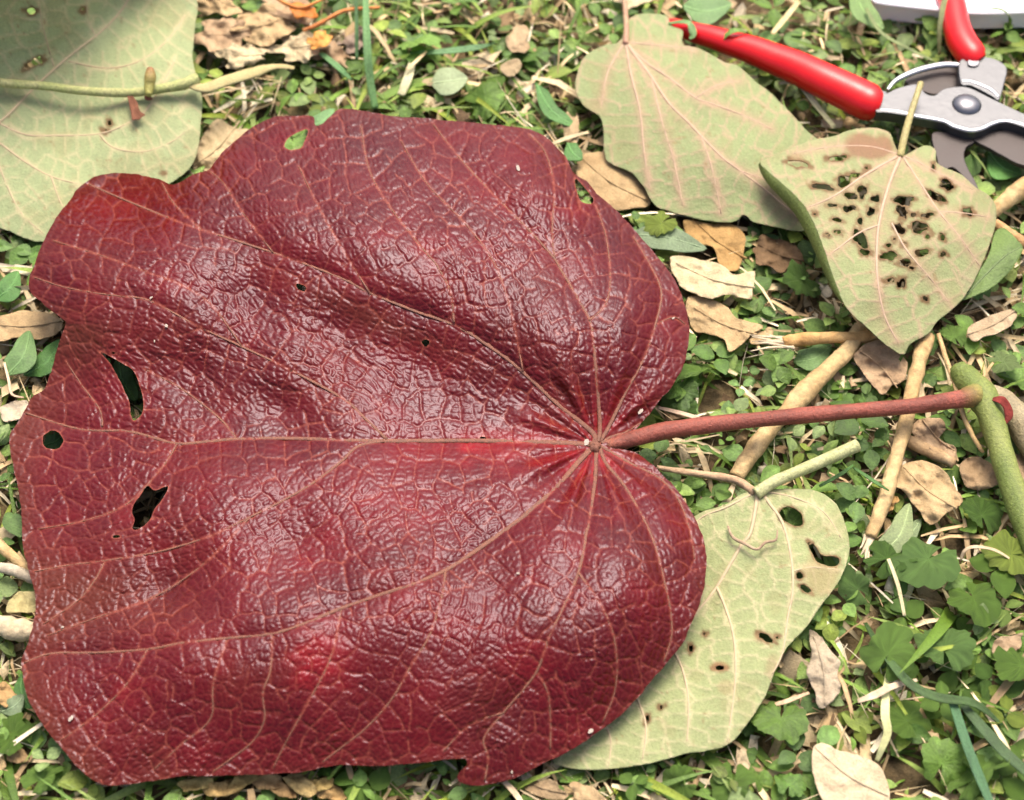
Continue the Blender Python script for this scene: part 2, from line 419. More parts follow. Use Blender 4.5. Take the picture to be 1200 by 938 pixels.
# veins: rank, start and end radius (pixels), points
VEINS = [
 (1,4.6,1.3,[(697,521),(650,519),(565,517),(500,517),(450,517),(400,516),(340,514),(277,515),(240,518),(207,520),(173,511),(147,505),(117,505),(93,503),(67,496),(30,484)]),
 (1,4.4,1.2,[(697,518),(693,506),(653,473),(613,436),(580,410),(533,381),(490,366),(433,343),(400,326),(340,303),(280,283),(215,262),(150,236),(104,216)]),
 (1,3.4,1.0,[(700,518),(703,500),(700,453),(697,420),(692,380),(677,350),(657,316),(647,300),(617,267),(580,230),(540,187),(508,146)]),
 (1,3.2,1.0,[(703,517),(712,503),(733,460),(753,423),(768,380),(775,343),(763,313),(742,277)]),
 (1,2.4,1.0,[(704,519),(716,512),(734,506),(750,496)]),
 (1,4.4,1.2,[(696,524),(683,536),(647,576),(613,606),(587,625),(547,653),(523,668),(483,685),(443,698),(400,713),(353,732),(317,743),(267,748),(217,753),(173,761),(113,765),(60,766),(28,777)]),
 (1,3.2,1.0,[(699,525),(698,543),(697,566),(690,613),(687,625),(682,655),(673,685),(657,718),(643,748),(630,785),(613,808),(590,835),(567,865),(572,888),(568,915)]),
 (1,2.8,.9,[(703,525),(710,543),(732,570),(754,608),(767,638),(777,675),(785,712),(787,745),(778,775)]),
 (1,2.6,.9,[(704,523),(716,530),(742,545),(772,560),(794,584),(808,620),(814,655)]),
 (2,3.0,1.0,[(453,515),(427,490),(400,466),(333,430),(283,406),(233,383),(177,353),(140,347),(110,343),(73,336),(40,325)]),
 (2,3.0,1.0,[(450,517),(420,523),(400,541),(367,566),(333,586),(293,606),(247,628),(193,645),(150,653),(117,658),(77,663),(40,670)]),
 (2,2.2,.9,[(532,378),(528,343),(513,313),(500,297),(460,247),(433,200),(423,147)]),
 (2,2.0,.8,[(690,376),(710,356),(715,323),(710,277),(698,240)]),
 (2,1.8,.8,[(650,303),(647,273),(649,217),(638,177),(620,158)]),
 (2,2.2,.9,[(522,670),(517,702),(503,745),(483,778),(460,818),(430,852),(400,876),(378,893)]),
 (2,2.0,.8,[(319,745),(317,785),(308,812),(310,842),(297,868),(267,892),(250,904)]),
 (2,1.8,.8,[(123,658),(110,682),(90,705),(50,732)]),
 (2,1.8,.8,[(630,788),(642,812),(645,842),(645,878)]),
 (2,1.8,.8,[(678,672),(700,702),(717,738),(723,775),(720,812),(707,845)]),
 (2,2.0,.8,[(277,514),(257,490),(213,456),(180,438),(168,432)]),
 (2,1.7,.8,[(120,500),(117,480),(97,453),(77,423)]),
 (2,1.6,.7,[(433,343),(400,290),(372,240),(350,195)]),
 (2,1.6,.7,[(320,296),(285,250),(262,215),(245,200)]),
 (2,1.6,.7,[(235,268),(205,240),(190,215)]),
 (2,1.5,.7,[(283,406),(250,360),(215,335),(175,320),(120,300),(62,282)]),
 (2,1.6,.7,[(207,521),(190,548),(150,590),(100,610),(45,620)]),
 (2,1.5,.7,[(267,748),(250,800),(247,842),(213,872),(180,902)]),
 (2,1.5,.7,[(173,761),(150,800),(110,840),(70,868)]),
 (2,1.5,.7,[(400,713),(388,770),(360,825),(335,870),(320,900)]),
 (2,1.5,.7,[(293,606),(240,660),(180,700),(110,725),(55,745)]),
 (2,1.4,.7,[(590,835),(550,850),(520,880)]),
 (2,1.4,.7,[(768,380),(790,372),(803,380)]),
 (2,1.4,.7,[(613,436),(600,370),(580,310),(545,262),(500,215),(470,165)]),
]
vein_px = [smooth(p, 5, False) for _, _, _, p in VEINS]
RANK = np.array([r for r, *_ in VEINS])
base_z = tps([(697,522,33),(600,518,37),(450,516,40),(300,514,38),(200,518,34),(100,503,25),(28,483,16),(12,520,15),
 (600,300,57),(500,250,58),(400,220,57),(300,220,53),(200,228,45),(400,130,50),(550,145,49),(630,156,45),(300,150,44),(130,207,33),(670,200,45),
 (613,436,45),(533,381,53),(433,343,57),(340,303,57),(215,262,52),(110,215,38),(600,478,34),(500,430,37),(400,388,42),(300,345,44),
 (400,466,42),(333,430,45),(233,383,47),(177,353,48),(110,343,45),(40,325,36),(52,280,38),(330,480,34),(230,440,34),(150,412,36),(75,376,34),(55,450,18),(100,440,26),
 (692,380,53),(648,220,55),(655,300,55),(690,255,47),(700,453,43),(738,330,47),(762,390,44),(795,336,37),(806,385,34),(788,452,32),(750,496,28),(740,275,40),(700,235,43),
 (587,625,43),(483,685,49),(353,732,48),(217,753,41),(60,765,23),(420,790,37),(400,850,27),(400,895,16),(250,905,15),(130,918,14),(90,850,21),(560,915,16),(500,850,29),(250,830,30),
 (367,566,43),(253,623,41),(150,653,31),(40,670,20),(110,600,26),(200,690,29),(100,710,24),(22,580,16),
 (650,605,45),(690,625,47),(760,640,45),(720,700,49),(640,720,50),(585,700,44),(785,740,33),(822,650,32),(800,590,32),(700,800,33),(740,815,23),(640,882,17),(590,790,39),(350,640,38),(480,600,42)])
def red_z(x, y):
    D, Sg, I, Sd, D2, Dp = segdist(vein_px, x, y, second=True)
    rank = RANK[I]; D1 = segdist([q for q, r_ in zip(vein_px, RANK) if r_ == 1], x, y)[0]; mid = np.clip((D2 - D) / 12, 0, 1)
    wx, wy = fbm(x / 40, y / 40, 1, 3), fbm(x / 40, y / 40, 9, 3)
    # ladder veins: cells laid along the nearest vein, wrinkles inside them, a fine crackle inside those
    e1, h1 = vor(Sg / 26 + wx * .3 + I * 7.3, Dp / 30 + Sd * 20 + wy * .3, 3, .7)
    e1 = e1 * 26
    e2, h2 = vor(Sg / 11.5 + wx * .5 + I * 3.1, Dp / 6.8 + Sd * 40 + wy * .5, 5, .85)
    e2 = e2 * 8
    e3, h3 = vor((x + wx * 9) / 6.8, (y + wy * 9) / 5.8, 8, .95)
    e3 = e3 * 6.2
    near = np.exp(-(D / 12) ** 2)
    calm = .3 + .7 * np.clip(fbm(x / 100, y / 100, 14, 3) * 2.2 + .5, 0, 1)       # smoother and more wrinkled fields
    z = base_z(x, y)
    z = z + MM * (2.7 * (1 - np.exp(-D1 / 45)) + 1.3 * (1 - np.exp(-D / 20)))
    z = z + MM * .32 * (1 - np.exp(-(e1 / 2.0) ** 2)) + MM * .12 * (1 - np.exp(-e1 / 7)) * (.4 + h1 * mid)
    z = z + MM * (.4 + .6 * calm) * .36 * (1 - np.exp(-(e2 / 1.35) ** 2)) * (.7 + .5 * h2 * mid)
    z = z + MM * .13 * (1 - np.exp(-(e3 / 1.0) ** 2)) * (.7 + .5 * h3)
    z = z + MM * calm * .55 * fbm(Sg / 50 + I * 3.3, Dp / 10 + Sd * 15, 25, 2) * (1 - near) * mid      # long folds beside the veins
    z = z + MM * (fbm(x / 80, y / 70, 21, 2) * 1.2)
    # pleats running out of the stalk's joint
    r = np.hypot(x - 697, y - 522); th = np.arctan2(y - 522, x - 697)
    z = z + MM * 1.7 * np.cos(th * 16) * np.exp(-((r - 48) / 48) ** 2) * (1 - near)
    return z, (D, rank, e1, e2, r, h1)
def red_col(x, y, ex):
    D, rank, e1, e2, r, h1 = ex
    lv = np.exp(-(e1 / .9) ** 2) * (.5 + .32 * vnoise(x / 30, y / 30, 4)) + .16 * np.exp(-(e2 / .8) ** 2)
    lv = np.clip(lv + .8 * np.exp(-(D / 1.6) ** 2), 0, 1)
    bl = .75 * np.exp(-((x - 575) ** 2 / 90 ** 2 + (y - 525) ** 2 / 22 ** 2)) + .6 * np.exp(-(r / 55) ** 2) * (np.sin(np.arctan2(y - 522, x - 697) * 16 + 1) > -.1)
    bl += .75 * np.exp(-((x - 370) ** 2 + (y - 775) ** 2) / 34 ** 2) + .3 * np.exp(-((x - 460) ** 2 / 80 ** 2 + (y - 600) ** 2 / 30 ** 2)) + .4 * np.clip(fbm(x / 60, y / 40, 31, 3) - .15, 0, 1)
    bl = bl * (.6 + .5 * vnoise(x / 16, y / 9, 6))
    de = np.full(x.shape, 1e9); o = out[::3]
    de, *_ = segdist([np.vstack([o, o[:1]])], x, y, 60)
    br = np.exp(-np.clip(de, 0, 200) / 9) * .45 + .8 * np.exp(-(de / 45) ** 2) * (x < 200) * (y > 380) * (.5 + .5 * vnoise(x / 40, y / 50, 8))
    br += .7 * np.exp(-((x - 90) ** 2 / 80 ** 2 + (y - 705) ** 2 / 40 ** 2)) + .5 * np.exp(-((x - 100) ** 2 / 60 ** 2 + (y - 395) ** 2 / 30 ** 2)) + .5 * np.exp(-((x - 440) ** 2 / 120 ** 2 + (y - 375 - (x - 440) * .45) ** 2 / 14 ** 2))
    br += .35 * np.clip(fbm(x / 90, y / 70, 41, 3), 0, 1)
    dh = segdist([np.vstack([h, h[:1]]) for h in holes], x, y, 8)[0]
    lv = np.clip(lv + .9 * np.exp(-(dh / 1.3) ** 2), 0, 1)
    return np.stack([lv, np.clip(bl, 0, 1), np.clip(br, 0, .9)], 1)
red = thing('red_leaf', 'huge glossy wrinkled dark red leaf with insect holes on a pink stalk and green stem', 'leaf', p1(697, 522, .0))
blade = sheet('blade', [out] + holes, red_z, 1.2, M['red'], red, red_col, reg=False)
reg_poly(out, lambda a, b: np.maximum(base_z(a.ravel(), b.ravel()).reshape(a.shape) - .007, .004))
for k, (rk, r0, r1, p) in enumerate(VEINS):
    q = vein_px[k]; zz = base_z(q[:, 0], q[:, 1]) / MM
    zf, _ = red_z(q[:, 0], q[:, 1]); zz = zf / MM
    zz = np.convolve(np.r_[zz[:2], zz, zz[-2:]], np.ones(5) / 5, 'valid') + .05
    rr = r0 + (r1 - r0) * np.linspace(0, 1, len(q)) ** .7
    tube('vein', q, zz, rr * (.85 if rk == 1 else .7), M['redvein'], blade, 8, 1, .42, .2, k, reg=False)
j = p1(697, 521, .0355)
# knot where the veins meet, then the stalk and the green stem it grew on
me = bpy.data.meshes.new('knot'); 
th = np.linspace(0, 2 * np.pi, 14, endpoint=False); vs = []; fs = []
for a in range(6):
    ph = a / 5 * math.pi / 2
    for k, t_ in enumerate(th):
        rr = 6.2 * PXM * (1 + .2 * math.sin(5 * t_ + 1) + .1 * R.random()) * math.cos(ph)
        vs.append((j[0] + rr * math.cos(t_), j[1] + rr * 1.2 * math.sin(t_), j[2] - .002 + .002 * math.sin(ph) + .0006 * R.random()))
for a in range(5):
    for k in range(14): fs.append((a * 14 + k, a * 14 + (k + 1) % 14, (a + 1) * 14 + (k + 1) % 14, (a + 1) * 14 + k))
me.from_pydata(vs, [], fs); me.polygons.foreach_set('use_smooth', np.ones(len(fs), bool)); obj('knot', me, M['redvein'], red)
def pet_col(L, v):
    a, b, c = np.array([.18, .065, .028]), np.array([.235, .062, .04]), np.array([.22, .21, .055])
    k = np.clip(L / .12, 0, 1)[:, None]; k2 = np.clip((L - .77) / .13, 0, 1)[:, None]
    q = (a * (1 - k) + b * k) * (1 - k2) + c * k2
    return q * (1 + .3 * vnoise(L * 40, v[:, 2] * 700, 3))[:, None]
tube('petiole', [(702,522),(718,521),(740,515),(780,505),(840,497),(920,489),(1000,482),(1070,476),(1110,470),(1130,467),(1143,463),(1153,459)],
     [30,29,30,32,34,35,35,34,33,31,28,24], [6,8,9.5,10,9.6,9.2,8.8,9,9.6,11.5,13.5,12], M['petiole'], red, 16, 5, .95, .1, 2, pet_col)
def stem_col(a, b):
    a, b = np.array(a), np.array(b)
    return lambda L, v: (a[None] + (b - a)[None] * (.5 + .5 * vnoise(L * 9, v[:, 0] * 260, 5))[:, None])
green = stem_col((.10, .15, .025), (.24, .27, .075))
st = tube('stem', [(1122,430),(1127,438),(1138,450),(1150,464),(1160,485),(1172,525),(1186,570),(1206,622),(1235,690)], [22,22,24,25,25,23,22,20,18],
     [10,14,15.5,18,15,13.5,14,14.5,15], M['petiole'], red, 16, 5, 1, .1, 4, green)
tube('side_stem', [(1152,462),(1172,468),(1192,490),(1215,525),(1250,580)], [22,21,19,17,15], [12,14,17,18,18], M['petiole'], st, 14, 5, 1, .08, 6, stem_col((.24, .19, .10), (.36, .30, .18)), reg=True)
def strip(name, pts, zs, wpx, mat, parent, col, seed=0, curl=2.0, reg=False, n=5):
    """a narrow folded ribbon (bract, grass blade, straw) along pixel points"""
    pz = np.column_stack([np.array(pts, float), np.broadcast_to(np.asarray(zs, float), (len(pts),)), np.broadcast_to(np.asarray(wpx, float), (len(pts),))])
    s = smooth(pz, n, False); c = P(s[:, 0], s[:, 1], s[:, 2] * MM); wd = s[:, 3] * PXM
    t = np.gradient(c, axis=0); t /= np.linalg.norm(t, axis=1)[:, None] + 1e-12
    a = np.cross(t, [0, 0, 1.0]); a /= np.linalg.norm(a, axis=1)[:, None] + 1e-9
    rows = []
    for k in (-1, -.5, 0, .5, 1):
        rows.append(c + a * (wd * k)[:, None] + np.array([0, 0, 1.0]) * (np.abs(k) * wd * .35 * curl * .5)[:, None] + np.array([0, 0, 1]) * (wd * .12 * vnoise(np.arange(len(c)) * .7, k * 3 + seed, seed))[:, None])
    m = len(c); v = np.stack(rows, 1).reshape(-1, 3); i, jx = np.meshgrid(np.arange(m - 1), np.arange(4), indexing='ij'); i = i.ravel(); jx = jx.ravel()
    f = np.stack([i * 5 + jx, i * 5 + jx + 1, (i + 1) * 5 + jx + 1, (i + 1) * 5 + jx], 1)
    L = np.repeat(np.linspace(0, 1, m), 5)
    cc = np.array(col)[None] * (1 + .3 * vnoise(L * 6, v[:, 0] * 300, seed))[:, None]
    if reg: reg_line(s[:, :2], s[:, 3].max(), s[:, 2].min() * MM - .003)
    o = obj(name, mesh_np(name, v, f, cc), mat, parent)
    md = o.modifiers.new('thickness', 'SOLIDIFY'); md.thickness = .0003
    return o
strip('bract', [(1163,468),(1173,470),(1180,478),(1182,488),(1178,497)], [32,33,31,29,27], [2,5.5,5,4.5,1], M['dry'], st, (.20, .035, .028), 3)
# pale specks stuck on the blade
for (x, y, r) in [(607,197,4.2),(687,519,5),(751,482,4.5),(692,857,4),(195,382,3),(177,349,2.4),(789,373,2.2),(83,842,4),(607,672,2.4),(73,735,2.3),(600,905,2.2),(181,400,1.7)]:
    z = red_z(np.array([float(x)]), np.array([float(y)]))[0][0] + .0008
    lp = blob(x, y, r * .9, r * .55, R.random() * 3, int(x), .3, 9); vv = np.vstack([P(lp[:, 0], lp[:, 1], z), p1(x, y, z + .0003)[None]])
    obj('speck', mesh_np('speck', vv, np.array([(k, (k + 1) % 9, 9) for k in range(9)])), M['speck'], red)

# ================================================================== THE PALE LEAVES LYING ROUND IT
def under_leaf(name, label, outline, holes, ctrl, veins, base, pink, loc, seed, stalk=None, brown=(), step=2.2, jg=1.2):
    """a leaf turned underside up: pale blade with raised veins"""
    t = thing(name, label, 'leaf', loc)
    o = jag(smooth(outline, 5), jg, 12, seed)
    zb = tps(ctrl); vp = [smooth(p, 5, False) for _, _, p in veins]
    def zf(x, y):
        D, Sg, I, Sd = segdist(vp, x, y)
        wx, wy = fbm(x / 40, y / 40, seed, 3), fbm(x / 40, y / 40, seed + 4, 3)
        e1, h1 = vor(Sg / 17 + wx * .35 + I * 5.7, D / 30 + Sd * 9 + wy * .35, seed, .5)
        e2, h2 = vor((x + wx * 8) / 8, (y + wy * 8) / 8, seed + 2, .9)
        z = zb(x, y) - MM * 1.0 * (1 - np.exp(-D / 25)) + MM * .25 * np.exp(-(e1 * 22 / 2.2) ** 2) + MM * .9 * fbm(x / 60, y / 50, seed + 7, 3) - MM * .16 * h2 * np.clip(e2 * 4, 0, 1)
        return z, (D, e1 * 22, e2 * 8)
    def cf(x, y, ex):
        D, e1, e2 = ex
        b = np.array(base)[None] * (1 + .10 * fbm(x / 45, y / 45, seed + 3, 4) + .05 * vnoise(x / 5, y / 5, seed))[:, None]
        b = b * np.array([1, 1, 1])
        vcol = np.array((.44, .34, .21) if pink else (.48, .44, .25))
        k = np.clip(.9 * np.exp(-(e1 / 1.4) ** 2) + .5 * np.exp(-(D / 4) ** 2) + .12 * np.exp(-(e2 / 1.2) ** 2), 0, 1)[:, None]
        b = b * (1 - k) + vcol * k
        if pink:
            k = (.35 * np.exp(-(D / 9) ** 2))[:, None]; b = b * (1 - k) + np.array((.42, .26, .18)) * k
        if holes:
            dh = segdist([np.vstack([h, h[:1]]) for h in holes], x, y, 12)[0] + 1.5 * vnoise(x / 4, y / 4, seed)
            k = np.clip(1.0 * np.exp(-(np.clip(dh, 0, 50) / 2.3) ** 2), 0, .9)[:, None]; b = b * (1 - k) + np.array((.17, .09, .04)) * k
        sp_ = np.clip(fbm(x / 6, y / 6, seed + 21, 3) * 3 - 1.55, 0, .6)[:, None]; b = b * (1 - sp_) + np.array((.27, .17, .08)) * sp_
        bl_ = np.clip(fbm(x / 30, y / 30, seed + 25, 3) * 1.5 - .25, 0, .25)[:, None]; b = b * (1 - bl_) + np.array((.30, .26, .12)) * bl_
        for (cx, cy, rx, ry, bc, am) in brown:
            q = np.hypot((x - cx) / rx, (y - cy) / ry) + .35 * fbm(x / 14, y / 14, seed + 9, 3)
            k = (am * np.clip((1.1 - q) * 2.5, 0, 1))[:, None]; b = b * (1 - k) + np.array(bc) * k
        return b
    bl = sheet('blade', [o] + holes, zf, step, M['under'], t, cf, reg=False, thick=.0005)
    reg_poly(o, lambda a, b: np.maximum(zb(a.ravel(), b.ravel()).reshape(a.shape) - .006, .003))
    for k, (r0, r1, p) in enumerate(veins):
        q = vp[k]; zz = zf(q[:, 0], q[:, 1])[0] / MM + .2
        tube('vein', q, zz - .3, (r0 + (r1 - r0) * np.linspace(0, 1, len(q))) * .8, M['underveinpink' if pink else 'undervein'], bl, 6, 1, .7, .1, k, reg=False)
    if stalk:
        pts, zs, rr, cA, cB = stalk
        tube('petiole', pts, zs, rr, M['petiole'], t, 12, 5, 1, .06, seed, stem_col(cA, cB))
    return t, zf
# far left, its far half raised along the midrib, shaped to bring shade there
_, sage_z = under_leaf('pale_leaf', 'big sage green leaf underside with tan veins lying beneath the thin green twig', 
  [(230,0),(228,33),(226,67),(231,97),(237,117),(236,140),(233,167),(227,190),(213,206),(190,222),(150,250),(95,280),(50,283),(33,280),(13,272),(-10,262),(-60,225),(-90,150),(-95,60),(-60,-40),(20,-85),(130,-90),(205,-50)],
  [blob(37,13,7.5,4,.1,11), blob(39,75,14,4.5,-.45,12), blob(129,144,4,3,0,13), blob(123,153,5,2.6,.2,14), blob(191,203,3,2.4,0,15), blob(97,12,3.5,2.5,0,16)],
  [(0,145,30),(40,103,29),(80,67,30),(123,33,31),(150,0,32),(230,0,30),(236,120,26),(213,205,20),(50,280,16),(0,262,16),(100,200,24),(150,120,30),(180,60,31),(60,30,54),(0,50,60),(0,-40,110),(80,-60,98),(-80,60,72),(-80,170,24),(30,0,76),(160,-70,70),(20,200,24)],
  [(2.6,1.6,[(-60,185),(0,143),(40,103),(80,67),(123,33),(150,0),(160,-40)]),(2.2,.9,[(0,145),(30,158),(67,159),(117,157),(153,143),(173,127),(195,90),(205,70)]),
   (2,.8,[(0,168),(30,190),(60,207),(97,217),(130,225)]),(1.8,.8,[(-10,165),(0,197),(23,247),(50,273)]),(1.8,.8,[(80,72),(127,80),(167,70),(200,43),(217,17)]),
   (1.5,.7,[(63,78),(55,50),(48,20),(45,-20)]),(1.4,.7,[(117,158),(133,173),(167,178),(200,167),(222,150)]),(1.4,.7,[(112,43),(103,20),(100,-20)]),(1.3,.6,[(60,207),(70,235),(85,262)])],
  (.32,.375,.19), False, p1(100,150,0), 51)
# under the red-handled shears
under_leaf('pale_leaf', 'sage green leaf underside with pink veins beside the long red grip', 
  [(737,22),(760,16),(781,19),(786,30),(800,36),(800,53),(820,57),(847,72),(863,77),(883,93),(907,113),(927,133),(948,155),(975,180),(985,215),(970,250),(945,270),(913,267),(883,260),(872,252),(860,260),(827,259),(800,252),(783,247),(767,240),(753,217),(737,201),(714,191),(708,177),(707,157),(705,141),(697,132),(682,122),(674,103),(677,83),(687,65),(710,53),(727,48)],
  [], [(733,50,27),(690,100,24),(710,180,20),(770,235,17),(860,255,18),(940,268,18),(800,55,27),(880,95,26),(950,160,22),(820,160,29),(760,120,30),(760,20,24),(980,215,16),(850,200,28)],
  [(3,1.2,[(733,50),(748,70),(763,90),(783,120),(805,142),(822,160),(847,185),(867,200),(900,225),(935,255)]),(2.4,1,[(733,50),(755,72),(785,92),(815,115),(835,122),(875,137),(905,152)]),
   (2.4,.9,[(733,50),(740,90),(750,130),(755,180),(762,222)]),(2,.8,[(732,50),(712,85),(705,125)]),(1.7,.8,[(734,50),(770,53),(815,58)]),(1.6,.8,[(763,90),(775,140),(790,190),(800,240)]),(1.4,.7,[(822,160),(835,200),(845,250)]),(1.3,.6,[(867,200),(900,210),(950,215)]),(1.3,.6,[(815,115),(840,100),(868,95)])],
  (.275,.33,.15), True, p1(820,150,0), 61, ([(733,52),(734,35),(733,15),(730,-20)], [27,27,25,20], [4,3.6,3.4,3.2], (.42,.20,.14), (.40,.30,.17)),
  brown=[(925,235,40,28,(.20,.15,.09),.5),(690,125,14,10,(.36,.27,.15),.5)])
# the leaf eaten through by insects
hz = lambda a, b: (870 + a / 3.127, 120 + b / 3.127)
HL = [(205,225,42,11,.25),(345,205,36,11,-.1),(410,266,26,9,0),(370,290,30,19,-.4),(300,312,48,10,.2),(440,325,18,27,.5),(400,342,34,11,0),(490,355,20,14,.2),(475,400,18,17,.1),(592,362,36,18,-.1),(585,400,20,24,0),(622,412,20,8,0),(572,462,20,24,-.5),(648,462,36,20,.4),(680,482,16,16,0),(706,346,36,14,.5),(750,305,26,18,.4),(825,400,25,15,.2),(430,500,20,40,-.35),(450,552,24,12,.1),(540,565,32,17,0),(598,590,34,13,.1),(548,652,30,9,0),(582,662,18,20,.3),(655,550,30,13,-.25),(735,558,15,10,0),(670,720,15,9,.3),(385,390,30,12,.1),(350,432,26,8,.3),(430,437,12,16,0),(310,486,10,9,0),(350,476,16,10,0),(536,525,11,8,0),(556,504,9,8,0),(592,520,10,9,0),(680,412,24,10,-.3),(264,408,9,6,0),(735,495,16,9,.8),(455,243,10,8,0),(330,378,22,6,0),(620,605,14,9,0),(700,237,6,14,0)]
holes2 = [blob(*hz(a, b), rx / 3.127, ry / 3.127, rot, k * 7, .42, 16) for k, (a, b, rx, ry, rot) in enumerate(HL)]
eaten_out = [(1048,168),(1042,155),(1023,150),(998,152),(976,160),(947,166),(912,181),(891,190),(902,203),(921,219),(940,238),(953,261),(966,293),(979,331),(992,360),(1014,382),(1043,408),(1059,416),(1066,404),(1087,392),(1100,376),(1123,357),(1138,336),(1150,312),(1161,283),(1167,261),(1167,241),(1158,229),(1142,219),(1126,204),(1108,197),(1097,190),(1096,176),(1086,171),(1076,174),(1065,180),(1056,182)]
eaten, ezf = under_leaf('eaten_leaf', 'pale green leaf riddled with ragged insect holes against the shears', eaten_out, holes2,
  [(1054,182,36),(1030,250,42),(1028,325,42),(1050,400,28),(1059,415,24),(891,190,38),(940,238,42),(970,300,44),(992,360,38),(960,190,40),(1000,155,34),(1081,219,40),(1126,280,36),(1160,260,26),(1148,312,26),(1100,376,26),(1158,229,26),(1090,175,32),(1080,330,36)],
  [(3.2,1.3,[(1055,184),(1043,213),(1033,248),(1028,280),(1028,325),(1036,369),(1052,401)]),(2.8,1.1,[(1053,183),(1014,205),(979,229),(948,243)]),(2.6,1,[(1057,183),(1062,190),(1081,219),(1100,248),(1126,280),(1148,312)]),
   (2,.9,[(1030,264),(1007,273),(985,289),(970,300)]),(2,.8,[(1045,262),(1060,290),(1075,309),(1094,331),(1116,360)]),(1.6,.8,[(1055,182),(1075,190),(1105,205),(1140,222)]),(1.6,.8,[(1052,181),(1020,172),(975,172),(930,180)]),(1.4,.7,[(1100,248),(1130,250),(1160,255)])],
  (.295,.335,.155), True, p1(1040,300,0), 71, ([(1055,184),(1060,160),(1067,135),(1075,110),(1079,98)], [36,40,42,42,41], [4.5,4.6,4.2,3.8,4], (.42,.36,.14), (.34,.30,.14)),
  brown=[(1020,172,30,17,(.26,.14,.08),.85),(935,185,10,6,(.3,.2,.1),.5),(1010,250,55,50,(.33,.29,.15),.3),(1075,300,30,30,(.33,.28,.14),.2),(1140,330,18,16,(.38,.33,.2),.4)], step=1.8, jg=1.0)
# its left margin curls under and shows the green upper side
edge = smooth([(891,190),(902,203),(921,219),(940,238),(953,261),(966,293),(979,331),(990,356)], 4, False)
ez = ezf(edge[:, 0], edge[:, 1])[0]; top = P(edge[:, 0], edge[:, 1], ez)
wd = np.sin(np.linspace(.15, np.pi, len(edge))) ** .7
rows = [top]
for k in range(1, 7):
    a = k / 6 * 2.0
    rows.append(top + np.stack([-.0032 * wd * math.sin(a * .75), -.002 * wd * math.sin(a), -.0036 * wd * (1 - math.cos(a * .9)) - .0004 * k * wd], 1))
m_ = len(edge); vv = np.stack(rows, 1).reshape(-1, 3); i, jx = np.meshgrid(np.arange(m_ - 1), np.arange(6), indexing='ij'); i = i.ravel(); jx = jx.ravel()
cc = np.tile(np.array([.13, .17, .04]), (len(vv), 1)) * (1 + .2 * vnoise(vv[:, 0] * 300, vv[:, 1] * 300, 3))[:, None]
cu = obj('curled_edge', mesh_np('curled_edge', vv, np.stack([i * 7 + jx, i * 7 + jx + 1, (i + 1) * 7 + jx + 1, (i + 1) * 7 + jx], 1), cc), M['leaf'], eaten)
cu['label'] = 'dark green upper side showing where the margin curls'
# below the red leaf
under_leaf('pale_leaf', 'pale green leaf underside with light stalk tucked under the red leaf', 
  [(813,606),(850,592),(868,580),(890,573),(910,573),(940,573),(967,580),(983,596),(993,623),(995,645),(988,672),(968,702),(947,732),(923,758),(910,782),(897,815),(873,852),(853,873),(830,880),(800,884),(760,895),(700,902),(667,900),(648,892),(665,865),(715,800),(760,720),(790,650)],
  [blob(928,606,15,9.5,.5,31,.15), jag(smooth([(945,633),(955,640),(962,650),(975,652),(985,656),(980,664),(966,662),(955,655)],4),1.2,6,3), blob(937,675,4.5,4,0,33), blob(897,747,11,4,.5,34), blob(943,690,10,3,.6,37), blob(843,782,8,2.6,0,38,.5), blob(810,760,3,5,.3,35), blob(911,747,3,2,0,36), blob(826,743,2.2,2,0,39), blob(758,843,2.5,6,.3,40), blob(775,829,5,2.5,-.4,41)],
  [(888,577,27),(815,606,20),(940,573,26),(993,630,24),(947,732,23),(897,815,22),(853,873,18),(760,895,14),(650,892,10),(730,800,12),(790,690,14),(860,680,22),(860,780,22),(920,660,27),(800,840,18)],
  [(3,1.4,[(888,578),(880,623),(867,642),(840,688),(818,716),(780,760),(735,830)]),(2.8,1.1,[(893,578),(903,592),(917,613),(927,652),(929,692),(923,725),(917,765),(905,790)]),(2.3,1,[(840,688),(850,712),(860,748),(862,792),(857,838),(852,870)]),
   (2,1,[(785,755),(800,785),(807,825),(805,870)]),(2,.9,[(886,577),(850,595),(818,610),(795,650)]),(1.8,.8,[(745,815),(757,850),(753,890)]),(1.6,.8,[(895,576),(930,583),(965,600),(985,630)]),(1.4,.7,[(710,850),(716,870),(713,898)]),(1.4,.7,[(928,670),(950,665),(985,668)])],
  (.31,.35,.16), False, p1(860,740,0), 81, ([(886,579),(905,566),(925,557),(965,540),(1005,522)], [28,30,31,32,33], [7,6.5,6.4,6.8,7], (.36,.38,.16), (.48,.47,.24)),
  brown=[(962,672,26,26,(.36,.27,.13),.6),(905,780,9,14,(.28,.17,.10),.4),(843,782,12,7,(.3,.17,.08),.7),(897,748,18,8,(.3,.2,.1),.5),(850,805,12,10,(.38,.27,.14),.4)])
